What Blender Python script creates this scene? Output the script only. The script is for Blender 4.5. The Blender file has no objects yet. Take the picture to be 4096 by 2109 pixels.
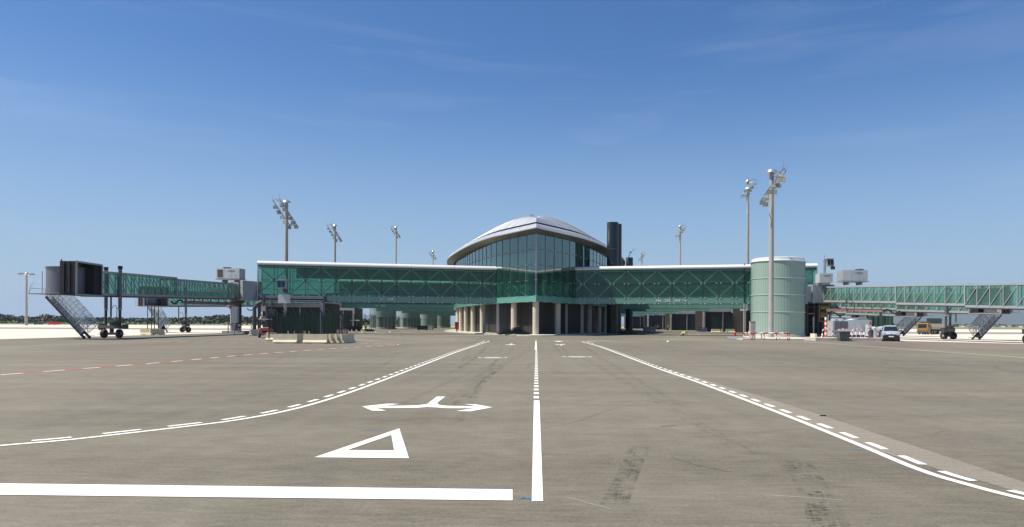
import bpy, bmesh, math, random
from mathutils import Vector, Matrix
random.seed(7)
R = math.radians
sc = bpy.context.scene
COL = sc.collection

# ---------------------------------------------------------------- camera
F, PX, PY, EYE, ROLL = 2800.0, 2143.0, 1296.5, 1.75, 0.0050   # lens and eye level recovered from the photograph
cam_d = bpy.data.cameras.new("camera")
cam_d.sensor_width = 36.0
cam_d.lens = F / 4096 * 36
cam_d.shift_x = (2048 - PX) / 4096
cam_d.shift_y = (PY - 1054.5) / 4096
cam_d.clip_start = 0.1
cam_d.clip_end = 30000
cam = bpy.data.objects.new("camera", cam_d)
COL.objects.link(cam)
cam.matrix_world = Matrix.Translation((0, 0, EYE)) @ Matrix.Rotation(R(90), 4, 'X') @ Matrix.Rotation(ROLL, 4, 'Z')
sc.camera = cam

# ---------------------------------------------------------------- sky, sun, exposure
SUN = Vector((-1.0, -0.20, math.tan(R(60)))).normalized()
sun_el = math.asin(SUN.z)
sun_az = math.atan2(SUN.x, SUN.y)
w = bpy.data.worlds.new("World")
sc.world = w
w.use_nodes = True
nt = w.node_tree
nt.nodes.clear()
n_out = nt.nodes.new('ShaderNodeOutputWorld')
n_bg = nt.nodes.new('ShaderNodeBackground')
n_sky = nt.nodes.new('ShaderNodeTexSky')
n_sky.sky_type = 'NISHITA'
n_sky.sun_disc = False
n_sky.sun_elevation = sun_el
n_sky.sun_rotation = sun_az
n_sky.altitude = 50
n_sky.air_density = 1.0
n_sky.dust_density = 0.25
n_sky.ozone_density = 4.5
n_bg.inputs[1].default_value = 0.084
# thin cirrus streaks, part of the sky itself
tc = nt.nodes.new('ShaderNodeTexCoord')
mp = nt.nodes.new('ShaderNodeMapping')
mp.inputs['Scale'].default_value = (1.0, 1.4, 9.0)
mp.inputs['Rotation'].default_value = (R(4), R(9), R(20))
nz = nt.nodes.new('ShaderNodeTexNoise')
nz.inputs['Scale'].default_value = 2.1
nz.inputs['Detail'].default_value = 7
nz.inputs['Roughness'].default_value = 0.55
nz.inputs['Distortion'].default_value = 0.5
cr = nt.nodes.new('ShaderNodeValToRGB')
cr.color_ramp.elements[0].position = 0.50
cr.color_ramp.elements[0].color = (0, 0, 0, 1)
cr.color_ramp.elements[1].position = 0.78
cr.color_ramp.elements[1].color = (0.15, 0.15, 0.15, 1)
mixc = nt.nodes.new('ShaderNodeMix')
mixc.data_type = 'RGBA'
mixc.inputs['B'].default_value = (5.2, 6.4, 7.6, 1)
hs = nt.nodes.new('ShaderNodeHueSaturation')
hs.inputs['Saturation'].default_value = 1.22
hs.inputs['Value'].default_value = 0.99
nt.links.new(tc.outputs['Generated'], mp.inputs['Vector'])
nt.links.new(mp.outputs[0], nz.inputs['Vector'])
nt.links.new(nz.outputs['Fac'], cr.inputs[0])
nt.links.new(cr.outputs[0], mixc.inputs['Factor'])
nt.links.new(n_sky.outputs[0], hs.inputs['Color'])
nt.links.new(hs.outputs[0], mixc.inputs['A'])
# pale band of hazy air low over the horizon
sxyz = nt.nodes.new('ShaderNodeSeparateXYZ'); nt.links.new(tc.outputs['Generated'], sxyz.inputs[0])
mr = nt.nodes.new('ShaderNodeMapRange'); mr.interpolation_type = 'SMOOTHSTEP'
mr.inputs['From Min'].default_value = -0.05; mr.inputs['From Max'].default_value = 0.36
mr.inputs['To Min'].default_value = 0.92; mr.inputs['To Max'].default_value = 0.0
nt.links.new(sxyz.outputs['Z'], mr.inputs['Value'])
mixh = nt.nodes.new('ShaderNodeMix'); mixh.data_type = 'RGBA'; mixh.inputs['B'].default_value = (2.5, 4.2, 5.45, 1)
nt.links.new(mr.outputs[0], mixh.inputs['Factor']); nt.links.new(mixc.outputs['Result'], mixh.inputs['A'])
tint = nt.nodes.new('ShaderNodeMix'); tint.data_type = 'RGBA'; tint.blend_type = 'MULTIPLY'
tint.inputs['Factor'].default_value = 1.0; tint.inputs['B'].default_value = (1.09, 0.965, 1.01, 1)
nt.links.new(mixh.outputs['Result'], tint.inputs['A']); nt.links.new(tint.outputs['Result'], n_bg.inputs[0])
nt.links.new(n_bg.outputs[0], n_out.inputs[0])

sun_d = bpy.data.lights.new("sun", 'SUN')
sun_d.energy = 4.6
sun_d.angle = R(0.5)
sun_d.color = (1.0, 0.93, 0.81)
sun = bpy.data.objects.new("sun", sun_d)
COL.objects.link(sun)
sun.location = (0, 0, 80)
sun.rotation_euler = SUN.to_track_quat('Z', 'Y').to_euler()

sc.view_settings.view_transform = 'Standard'
sc.view_settings.look = 'None'
sc.view_settings.exposure = 0.55
sc.view_settings.gamma = 1
sc.cycles.transparent_max_bounces = 24
sc.cycles.max_bounces = 8
sc.cycles.caustics_reflective = False
sc.cycles.caustics_refractive = False

def at(px, py, Y):
    """point of the photograph at depth Y metres"""
    dx, up = px - PX, PY - py
    return Vector(((dx - ROLL * up) * Y / F, Y, EYE + (up + ROLL * dx) * Y / F))

def g(px, py, z=0.0):
    """point of the photograph on the ground"""
    dx, up = px - PX, PY - py
    Y = (EYE - z) * F / -(up + ROLL * dx)
    return Vector(((dx - ROLL * up) * Y / F, Y, z))

# ---------------------------------------------------------------- mesh builder
class MB:
    def __init__(s):
        s.v, s.f, s.mi, s.m = [], [], [], 0
    def add(s, vs, fs):
        b = len(s.v)
        s.v += [Vector(p) for p in vs]
        s.f += [tuple(b + i for i in f) for f in fs]
        s.mi += [s.m] * len(fs)
        return s
    def box(s, c, d, M=None):
        hx, hy, hz = d[0] / 2, d[1] / 2, d[2] / 2
        vs = [Vector((x, y, z)) for x in (-hx, hx) for y in (-hy, hy) for z in (-hz, hz)]
        if M is not None:
            vs = [M @ p for p in vs]
        c = Vector(c)
        return s.add([p + c for p in vs], [(0, 1, 3, 2), (4, 6, 7, 5), (0, 4, 5, 1), (2, 3, 7, 6), (0, 2, 6, 4), (1, 5, 7, 3)])
    def b2(s, a, b):
        a, b = Vector(a), Vector(b)
        return s.box((a + b) / 2, (abs(b.x - a.x), abs(b.y - a.y), abs(b.z - a.z)))
    def bar(s, a, b, w, h=None, up=(0, 0, 1)):
        a, b = Vector(a), Vector(b)
        h = w if h is None else h
        d = b - a
        L = d.length
        if L < 1e-6: return s
        d.normalize()
        up = Vector(up)
        if abs(d.dot(up)) > 0.99: up = Vector((0, 1, 0))
        sd = d.cross(up).normalized()
        u = sd.cross(d).normalized()
        vs = []
        for e in (a, b):
            for i, j in ((-1, -1), (1, -1), (1, 1), (-1, 1)):
                vs.append(e + sd * (i * w / 2) + u * (j * h / 2))
        return s.add(vs, [(0, 3, 2, 1), (4, 5, 6, 7), (0, 1, 5, 4), (1, 2, 6, 5), (2, 3, 7, 6), (3, 0, 4, 7)])
    def cyl(s, a, b, r1, r2=None, n=16, cap=True):
        a, b = Vector(a), Vector(b)
        r2 = r1 if r2 is None else r2
        d = (b - a).normalized()
        up = Vector((0, 0, 1)) if abs(d.z) < 0.99 else Vector((1, 0, 0))
        x = d.cross(up).normalized()
        y = d.cross(x).normalized()
        vs = []
        for e, r in ((a, r1), (b, r2)):
            for i in range(n):
                t = 2 * math.pi * i / n
                vs.append(e + x * (math.cos(t) * r) + y * (math.sin(t) * r))
        fs = [(i, (i + 1) % n, n + (i + 1) % n, n + i) for i in range(n)]
        if cap: fs += [tuple(range(n))[::-1], tuple(range(n, 2 * n))]
        return s.add(vs, fs)
    def lathe(s, c, prof, n=24, a0=0.0, a1=2 * math.pi):
        c = Vector(c)
        full = abs(a1 - a0 - 2 * math.pi) < 1e-6
        m = n if full else n + 1
        vs = []
        for r, z in prof:
            for i in range(m):
                t = a0 + (a1 - a0) * i / n
                vs.append(c + Vector((math.cos(t) * r, math.sin(t) * r, z)))
        fs = []
        for k in range(len(prof) - 1):
            for i in range(n):
                j = (i + 1) % m
                fs.append((k * m + i, k * m + j, (k + 1) * m + j, (k + 1) * m + i))
        return s.add(vs, fs)
    def tube(s, pts, r, n=8):
        pts = [Vector(p) for p in pts]
        rings = []
        for i, p in enumerate(pts):
            a = pts[max(0, i - 1)]; b = pts[min(len(pts) - 1, i + 1)]
            d = (b - a).normalized()
            up = Vector((0, 0, 1)) if abs(d.z) < 0.95 else Vector((0, 1, 0))
            x = d.cross(up).normalized(); y = d.cross(x).normalized()
            rings.append([p + x * math.cos(2 * math.pi * k / n) * r + y * math.sin(2 * math.pi * k / n) * r for k in range(n)])
        vs = [q for ring in rings for q in ring]
        fs = [(i * n + k, i * n + (k + 1) % n, (i + 1) * n + (k + 1) % n, (i + 1) * n + k) for i in range(len(pts) - 1) for k in range(n)]
        fs += [tuple(range(n))[::-1], tuple((len(pts) - 1) * n + k for k in range(n))]
        return s.add(vs, fs)
    def prism(s, poly, z0, z1):
        """poly in xy, extruded in z"""
        n = len(poly)
        vs = [Vector((p[0], p[1], z0)) for p in poly] + [Vector((p[0], p[1], z1)) for p in poly]
        fs = [tuple(range(n))[::-1], tuple(range(n, 2 * n))] + [(i, (i + 1) % n, n + (i + 1) % n, n + i) for i in range(n)]
        return s.add(vs, fs)
    def ext(s, poly, vec):
        vec = Vector(vec); n = len(poly)
        vs = [Vector(p) for p in poly] + [Vector(p) + vec for p in poly]
        fs = [tuple(range(n))[::-1], tuple(range(n, 2 * n))] + [(i, (i + 1) % n, n + (i + 1) % n, n + i) for i in range(n)]
        return s.add(vs, fs)
    def grid(s, rows):
        n = len(rows[0]); vs = [p for r in rows for p in r]
        fs = [(i * n + k, i * n + k + 1, (i + 1) * n + k + 1, (i + 1) * n + k) for i in range(len(rows) - 1) for k in range(n - 1)]
        return s.add(vs, fs)
    def xf(s, M):
        s.v = [M @ p for p in s.v]
        return s
    def mesh(s, name, mats, off=Vector((0, 0, 0)), smooth=False):
        me = bpy.data.meshes.new(name)
        me.from_pydata([tuple(p - off) for p in s.v], [], s.f)
        for m in (mats if isinstance(mats, (list, tuple)) else [mats]):
            me.materials.append(m)
        me.polygons.foreach_set('material_index', s.mi)
        bm = bmesh.new(); bm.from_mesh(me)
        bmesh.ops.recalc_face_normals(bm, faces=bm.faces)
        bm.to_mesh(me); bm.free()
        if smooth:
            me.polygons.foreach_set('use_smooth', [True] * len(me.polygons))
            me.set_sharp_from_angle(angle=R(35))
        me.update()
        return me

def root_loc(p):
    while p.parent: p = p.parent
    return p

def part(name, mb, mats, parent=None, label=None, world=False, smooth=False):
    off = root_loc(parent).location.copy() if (parent and world) else Vector((0, 0, 0))
    o = bpy.data.objects.new(name, mb.mesh(name, mats, off, smooth))
    COL.objects.link(o)
    if parent: o.parent = parent
    if label: o['label'] = label
    return o

def thing(name, label, cat, loc=(0, 0, 0), rz=0.0, group=None):
    o = bpy.data.objects.new(name, None)
    o.empty_display_size = 0.3
    COL.objects.link(o)
    o.location = loc
    o.rotation_euler = (0, 0, rz)
    o['label'] = label; o['category'] = cat
    if group: o['group'] = group
    return o

def single(name, mb, mats, label, cat, group=None, smooth=False, loc=None):
    c = Vector(loc) if loc is not None else sum(mb.v, Vector()) / len(mb.v)
    if loc is None: c.z = min(p.z for p in mb.v)
    o = bpy.data.objects.new(name, mb.mesh(name, mats, c, smooth))
    o.location = c
    COL.objects.link(o)
    o['label'] = label; o['category'] = cat
    if group: o['group'] = group
    return o

def structure(name, mb, mats, smooth=False, kind='structure', label=None):
    o = bpy.data.objects.new(name, mb.mesh(name, mats, Vector((0, 0, 0)), smooth))
    COL.objects.link(o)
    o['kind'] = kind
    if label: o['label'] = label
    return o

def dup(root, loc, rz=None, label=None, group=None, scale=None):
    def rec(o, parent):
        c = o.copy(); COL.objects.link(c)
        c.parent = parent
        for ch in [q for q in o.children]:
            rec(ch, c)
        return c
    r = rec(root, None)
    r.location = loc
    if rz is not None: r.rotation_euler = (0, 0, rz)
    if scale is not None: r.scale = scale
    if label: r['label'] = label
    if group: r['group'] = group
    return r

def text_mb(mb, txt, size, M, depth=0.006, bold=0.0):
    cu = bpy.data.curves.new('t', 'FONT')
    cu.body = txt; cu.size = size; cu.align_x = 'CENTER'; cu.align_y = 'CENTER'
    cu.extrude = depth; cu.offset = bold; cu.resolution_u = 2
    o = bpy.data.objects.new('t', cu); COL.objects.link(o)
    bpy.context.view_layer.update()
    dg = bpy.context.evaluated_depsgraph_get()
    me = o.evaluated_get(dg).to_mesh()
    mb.add([M @ v.co for v in me.vertices], [tuple(p.vertices) for p in me.polygons])
    o.evaluated_get(dg).to_mesh_clear()
    bpy.data.objects.remove(o); bpy.data.curves.remove(cu)
    return mb

# ---------------------------------------------------------------- materials
def mat(name, col, rough=0.6, metal=0.0, var=0.12, scale=1.5, bump=0.0, bscale=20, spec=None, stretch=(1, 1, 1), emis=None, coat=0.0):
    m = bpy.data.materials.new(name); m.use_nodes = True
    t = m.node_tree; b = t.nodes['Principled BSDF']
    b.inputs['Roughness'].default_value = rough
    b.inputs['Metallic'].default_value = metal
    if spec is not None: b.inputs['Specular IOR Level'].default_value = spec
    if coat: b.inputs['Coat Weight'].default_value = coat; b.inputs['Coat Roughness'].default_value = 0.05
    tcn = t.nodes.new('ShaderNodeTexCoord'); mpn = t.nodes.new('ShaderNodeMapping')
    mpn.inputs['Scale'].default_value = stretch
    t.links.new(tcn.outputs['Object'], mpn.inputs['Vector'])
    n1 = t.nodes.new('ShaderNodeTexNoise'); n1.inputs['Scale'].default_value = scale; n1.inputs['Detail'].default_value = 6
    t.links.new(mpn.outputs[0], n1.inputs['Vector'])
    mx = t.nodes.new('ShaderNodeMix'); mx.data_type = 'RGBA'
    mx.inputs['A'].default_value = (*[max(0, c * (1 - var * 1.6)) for c in col], 1)
    mx.inputs['B'].default_value = (*[min(1, c * (1 + var * 1.6)) for c in col], 1)
    t.links.new(n1.outputs['Fac'], mx.inputs['Factor'])
    t.links.new(mx.outputs['Result'], b.inputs['Base Color'])
    if bump:
        n2 = t.nodes.new('ShaderNodeTexNoise'); n2.inputs['Scale'].default_value = bscale; n2.inputs['Detail'].default_value = 5
        t.links.new(mpn.outputs[0], n2.inputs['Vector'])
        bp = t.nodes.new('ShaderNodeBump'); bp.inputs['Strength'].default_value = bump; bp.inputs['Distance'].default_value = 0.02
        t.links.new(n2.outputs['Fac'], bp.inputs['Height']); t.links.new(bp.outputs[0], b.inputs['Normal'])
    if emis:
        b.inputs['Emission Color'].default_value = (*emis, 1); b.inputs['Emission Strength'].default_value = 1
    return m

def glass(name, tint, refl=1.0, film=(0.05, 0.2, 0.15), film_w=0.08, ior=1.5, rough=0.02):
    """tinted sheet glass: what lies behind shows through the tint, the sky reflects off the front"""
    m = bpy.data.materials.new(name); m.use_nodes = True
    t = m.node_tree; t.nodes.clear()
    o = t.nodes.new('ShaderNodeOutputMaterial')
    tr = t.nodes.new('ShaderNodeBsdfTransparent'); tr.inputs[0].default_value = (*tint, 1)
    df = t.nodes.new('ShaderNodeBsdfDiffuse'); df.inputs[0].default_value = (*film, 1)
    gl = t.nodes.new('ShaderNodeBsdfGlossy'); gl.inputs['Roughness'].default_value = rough
    gl.inputs[0].default_value = (0.86 * refl, 0.95 * refl, 0.93 * refl, 1)
    lw = t.nodes.new('ShaderNodeLayerWeight'); lw.inputs['Blend'].default_value = 0.5
    pw = t.nodes.new('ShaderNodeMath'); pw.operation = 'POWER'; pw.inputs[1].default_value = 4.0
    t.links.new(lw.outputs['Facing'], pw.inputs[0])
    f0 = ((ior - 1) / (ior + 1)) ** 2
    fr = t.nodes.new('ShaderNodeMath'); fr.operation = 'MULTIPLY_ADD'; fr.inputs[1].default_value = 1 - f0; fr.inputs[2].default_value = f0
    t.links.new(pw.outputs[0], fr.inputs[0])
    tcn = t.nodes.new('ShaderNodeTexCoord')
    n1 = t.nodes.new('ShaderNodeTexNoise'); n1.inputs['Scale'].default_value = 0.7; n1.inputs['Detail'].default_value = 3
    t.links.new(tcn.outputs['Object'], n1.inputs['Vector'])
    bp = t.nodes.new('ShaderNodeBump'); bp.inputs['Strength'].default_value = 0.05; bp.inputs['Distance'].default_value = 0.05
    t.links.new(n1.outputs['Fac'], bp.inputs['Height']); t.links.new(bp.outputs[0], gl.inputs['Normal'])
    m1 = t.nodes.new('ShaderNodeMixShader'); m1.inputs[0].default_value = film_w
    m2 = t.nodes.new('ShaderNodeMixShader')
    t.links.new(tr.outputs[0], m1.inputs[1]); t.links.new(df.outputs[0], m1.inputs[2])
    t.links.new(fr.outputs[0], m2.inputs[0]); t.links.new(m1.outputs[0], m2.inputs[1]); t.links.new(gl.outputs[0], m2.inputs[2])
    t.links.new(m2.outputs[0], o.inputs[0])
    return m

M_ = {}
M_['white'] = mat('white_roof_metal', (0.78, 0.78, 0.76), 0.35, 0.15, 0.05, 0.6)
M_['silver'] = mat('silver_roof_metal', (0.62, 0.63, 0.63), 0.36, 0.55, 0.10, 0.5, bump=0.15, bscale=2.0, stretch=(1, 0.2, 1))
M_['soffit'] = mat('bronze_soffit', (0.16, 0.15, 0.12), 0.5, 0.2, 0.25, 0.7)
M_['reveal'] = mat('dark_reveal', (0.12, 0.09, 0.07), 0.6, 0, 0.2)
M_['fascia'] = mat('back_painted_green_glass', (0.135, 0.28, 0.23), 0.14, 0, 0.10, 0.35, spec=0.6)
M_['fascia2'] = mat('pale_green_glass_band', (0.13, 0.34, 0.28), 0.14, 0, 0.08, 0.35, spec=0.6)
M_['glass'] = glass('green_curtain_glass', (0.34, 0.60, 0.48), 0.8, (0.075, 0.21, 0.16), 0.16, ior=1.6)
M_['glass_t'] = glass('green_tower_glass', (0.26, 0.50, 0.42), 0.85, (0.05, 0.17, 0.14), 0.18, ior=2.6)
M_['glass_b'] = glass('bridge_green_glass', (0.60, 0.88, 0.76), 0.7, (0.22, 0.40, 0.35), 0.26, ior=1.4)
M_['clear'] = glass('clear_polycarbonate', (0.90, 0.92, 0.94), 1.0, (0.6, 0.63, 0.66), 0.22, ior=1.5, rough=0.12)
M_['fin'] = mat('green_glass_fin', (0.20, 0.55, 0.24), 0.3, 0, 0.2)
M_['bar'] = mat('black_gasket', (0.012, 0.022, 0.02), 0.5, 0, 0.2)
M_['truss'] = mat('white_truss_paint', (0.80, 0.84, 0.78), 0.5, 0, 0.08)
M_['clip'] = mat('stainless_clip', (0.7, 0.7, 0.66), 0.3, 0.4, 0.1)
M_['dkpanel'] = mat('dark_green_interior_panel', (0.20, 0.34, 0.27), 0.7, 0, 0.12, 0.4)
M_['ceil'] = mat('dark_ceiling', (0.07, 0.08, 0.075), 0.8, 0, 0.2)
M_['core'] = mat('pale_interior_core', (0.22, 0.27, 0.25), 0.8, 0, 0.25, 0.25)
M_['floor'] = mat('grey_floor', (0.22, 0.22, 0.2), 0.7, 0, 0.15)
M_['under'] = mat('steel_underside', (0.10, 0.095, 0.085), 0.7, 0.0, 0.3, 0.5)
M_['conc'] = mat('column_concrete', (0.58, 0.52, 0.40), 0.85, 0, 0.10, 1.2, bump=0.2)
M_['post'] = mat('pale_post_concrete', (0.42, 0.40, 0.36), 0.8, 0, 0.12, 1.2)
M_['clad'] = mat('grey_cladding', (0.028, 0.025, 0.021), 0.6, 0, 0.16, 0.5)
M_['kerb'] = mat('kerb_concrete', (0.50, 0.48, 0.42), 0.9, 0, 0.2, 1.6, bump=0.3)
M_['jersey'] = mat('barrier_concrete', (0.62, 0.55, 0.385), 0.9, 0, 0.14, 2.0, bump=0.3)
M_['drum'] = glass('ribbed_green_channel_glass', (0.10, 0.20, 0.18), 0.6, (0.40, 0.52, 0.445), 0.78, ior=1.35, rough=0.2)
M_['drumin'] = mat('drum_inner_wall', (0.18, 0.24, 0.22), 0.8, 0, 0.3, 0.4)
M_['band'] = mat('pale_aluminium_band', (0.55, 0.60, 0.62), 0.35, 0.3, 0.05)
M_['chim'] = mat('anthracite_metal', (0.012, 0.024, 0.030), 0.40, 0.2, 0.25, 0.5)
M_['mast'] = mat('mast_concrete', (0.38, 0.37, 0.34), 0.7, 0, 0.12, 0.8)
M_['dome'] = mat('brushed_dome', (0.75, 0.76, 0.78), 0.25, 0.8, 0.05)
M_['lampb'] = mat('floodlight_casing', (0.35, 0.35, 0.31), 0.45, 0.4, 0.15)
M_['lampg'] = mat('floodlight_glass', (0.45, 0.45, 0.38), 0.12, 0.3, 0.15)
M_['galv'] = mat('galvanised_steel', (0.34, 0.35, 0.35), 0.5, 0.5, 0.15)
M_['bgrey'] = mat('bridge_grey_paint', (0.35, 0.365, 0.38), 0.45, 0.1, 0.10, 0.8)
M_['cabin'] = mat('shade_darkened_grey', (0.13, 0.14, 0.165), 0.45, 0.1, 0.08, 0.8)  # bridge grey with the cabin's shaded look darkened into the colour
M_['bdark'] = mat('bridge_dark_steel', (0.075, 0.075, 0.08), 0.55, 0.2, 0.25)
M_['bell'] = mat('bellows_fabric', (0.034, 0.033, 0.036), 0.85, 0, 0.25)
M_['black'] = mat('black_rubber', (0.014, 0.014, 0.015), 0.7, 0, 0.3)
M_['ac'] = mat('unit_grey_paint', (0.52, 0.54, 0.54), 0.45, 0.1, 0.06)
M_['grille'] = mat('brown_grille', (0.10, 0.075, 0.04), 0.6, 0.2, 0.2, 6)
M_['dgrille'] = mat('grey_coil', (0.14, 0.145, 0.15), 0.5, 0.4, 0.25, 8)
M_['red'] = mat('red_paint', (0.55, 0.03, 0.025), 0.45, 0, 0.12)
M_['wpaint'] = mat('white_paint', (0.80, 0.80, 0.77), 0.5, 0, 0.05)
M_['orange'] = mat('orange_plastic', (0.75, 0.10, 0.02), 0.5, 0, 0.1)
M_['salmon'] = mat('faded_red_paint', (0.55, 0.16, 0.11), 0.5, 0, 0.1)
M_['fence'] = mat('fence_green', (0.008, 0.026, 0.019), 0.5, 0.1, 0.3)
M_['fencel'] = mat('panel_green', (0.03, 0.085, 0.06), 0.6, 0, 0.35, 3)
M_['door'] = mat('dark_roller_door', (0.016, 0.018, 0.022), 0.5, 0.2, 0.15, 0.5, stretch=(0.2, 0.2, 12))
M_['frame'] = mat('grey_brown_frame', (0.36, 0.35, 0.33), 0.6, 0, 0.2)
M_['txt'] = mat('pale_lettering', (0.55, 0.66, 0.66), 0.5, 0, 0.05)
M_['txtd'] = mat('dark_lettering', (0.06, 0.05, 0.06), 0.5, 0, 0.05)
M_['txty'] = mat('yellow_lettering', (0.75, 0.55, 0.02), 0.5, 0, 0.05)
M_['yellow'] = mat('yellow_paint', (0.30, 0.17, 0.03), 0.5, 0, 0.1)
M_['hivis'] = mat('lime_vest', (0.50, 0.85, 0.04), 0.7, 0, 0.1)
M_['skin'] = mat('skin', (0.42, 0.25, 0.17), 0.6, 0, 0.08)
M_['navy'] = mat('dark_trousers', (0.02, 0.025, 0.045), 0.9, 0, 0.2)
M_['hair'] = mat('dark_hair', (0.02, 0.015, 0.01), 0.8, 0, 0.2)
M_['van'] = mat('silver_blue_car_paint', (0.50, 0.57, 0.64), 0.28, 0.35, 0.03, coat=0.6)
M_['wind'] = mat('dark_windscreen', (0.012, 0.02, 0.022), 0.06, 0, 0.1, spec=0.8)
M_['plate'] = mat('number_plate', (0.75, 0.76, 0.74), 0.4, 0, 0.05)
M_['lens'] = mat('headlamp_lens', (0.6, 0.62, 0.64), 0.12, 0.3, 0.1)
M_['hatch'] = mat('rust_red_cable_guard', (0.30, 0.13, 0.11), 0.6, 0.1, 0.25, 3)
M_['red_dark'] = mat('dark_red_box', (0.22, 0.02, 0.02), 0.5, 0, 0.1)
M_['blue'] = mat('blue_plastic', (0.10, 0.22, 0.45), 0.5, 0, 0.1)
M_['bin'] = mat('bin_grey_plastic', (0.13, 0.135, 0.13), 0.45, 0.1, 0.2)
M_['amber'] = mat('amber_lens', (0.8, 0.35, 0.03), 0.3, 0, 0.1)
M_['distw'] = mat('distant_white_wall', (0.62, 0.60, 0.56), 0.8, 0, 0.1, 0.05)
M_['distg'] = mat('distant_grey_wall', (0.30, 0.30, 0.28), 0.8, 0, 0.15, 0.05)

# ================================================================ GROUND
def ground_mat(name, col, streak=0.2, fine=0.25, patch=0.2, rough=0.85, warm=(1, 1, 1), speck=90):
    m = bpy.data.materials.new(name); m.use_nodes = True
    t = m.node_tree; b = t.nodes['Principled BSDF']
    b.inputs['Roughness'].default_value = rough
    b.inputs['Specular IOR Level'].default_value = 0.25
    tcn = t.nodes.new('ShaderNodeTexCoord')
    def noise(scale, st, det=6, dist=0.0, rough_=0.5):
        mpn = t.nodes.new('ShaderNodeMapping'); mpn.inputs['Scale'].default_value = st
        n = t.nodes.new('ShaderNodeTexNoise'); n.inputs['Scale'].default_value = scale
        n.inputs['Detail'].default_value = det; n.inputs['Distortion'].default_value = dist; n.inputs['Roughness'].default_value = rough_
        t.links.new(tcn.outputs['Object'], mpn.inputs['Vector']); t.links.new(mpn.outputs[0], n.inputs['Vector'])
        return n.outputs['Fac']
    def mth(op, a, bb):
        n = t.nodes.new('ShaderNodeMath'); n.operation = op
        for i, q in enumerate((a, bb)):
            if isinstance(q, (int, float)): n.inputs[i].default_value = q
            else: t.links.new(q, n.inputs[i])
        return n.outputs[0]
    big = noise(0.07, (1, 0.55, 1), 7, 0.6)
    st1 = noise(0.5, (0.12, 1.3, 1), 5, 0.3)
    st2 = noise(0.9, (1.6, 0.05, 1), 4, 0.2)
    mid = noise(1.7, (1, 1, 1), 7, 0.4, 0.62)
    fn = noise(speck, (1, 1, 1), 4, 0, 0.75)
    v = mth('ADD', mth('MULTIPLY', mth('SUBTRACT', big, 0.5), patch * 3), 1.0)
    v = mth('ADD', v, mth('MULTIPLY', mth('SUBTRACT', st1, 0.5), streak * 1.3))
    v = mth('ADD', v, mth('MULTIPLY', mth('SUBTRACT', st2, 0.5), streak * 0.6))
    v = mth('ADD', v, mth('MULTIPLY', mth('SUBTRACT', mid, 0.5), streak * 1.1))
    v = mth('ADD', v, mth('MULTIPLY', mth('SUBTRACT', fn, 0.5), fine * 2.4))
    g2 = noise(22, (1, 1, 1), 5, 0, 0.8); g3 = noise(5, (0.35, 2.2, 1), 6, 0.3, 0.7)
    v = mth('ADD', v, mth('MULTIPLY', mth('SUBTRACT', g2, 0.5), fine * 2.2))
    v = mth('ADD', v, mth('MULTIPLY', mth('SUBTRACT', g3, 0.5), fine * 1.5))
    v = mth('MAXIMUM', v, 0.25)
    vm = t.nodes.new('ShaderNodeVectorMath'); vm.operation = 'SCALE'
    vm.inputs[0].default_value = col
    t.links.new(v, vm.inputs['Scale'])
    hue = noise(0.12, (1, 1, 1), 3, 0.5)
    mx = t.nodes.new('ShaderNodeMix'); mx.data_type = 'RGBA'; mx.blend_type = 'MULTIPLY'; mx.inputs['Factor'].default_value = 1
    rmp = t.nodes.new('ShaderNodeMix'); rmp.data_type = 'RGBA'
    rmp.inputs['A'].default_value = (1.0, 1.0, 1.03, 1); rmp.inputs['B'].default_value = (1.05, 1.0, 0.93, 1)
    t.links.new(hue, rmp.inputs['Factor'])
    t.links.new(vm.outputs[0], mx.inputs['A']); t.links.new(rmp.outputs['Result'], mx.inputs['B'])
    t.links.new(mx.outputs['Result'], b.inputs['Base Color'])
    bp = t.nodes.new('ShaderNodeBump'); bp.inputs['Strength'].default_value = 0.35; bp.inputs['Distance'].default_value = 0.004
    t.links.new(fn, bp.inputs['Height']); t.links.new(bp.outputs[0], b.inputs['Normal'])
    return m

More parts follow.
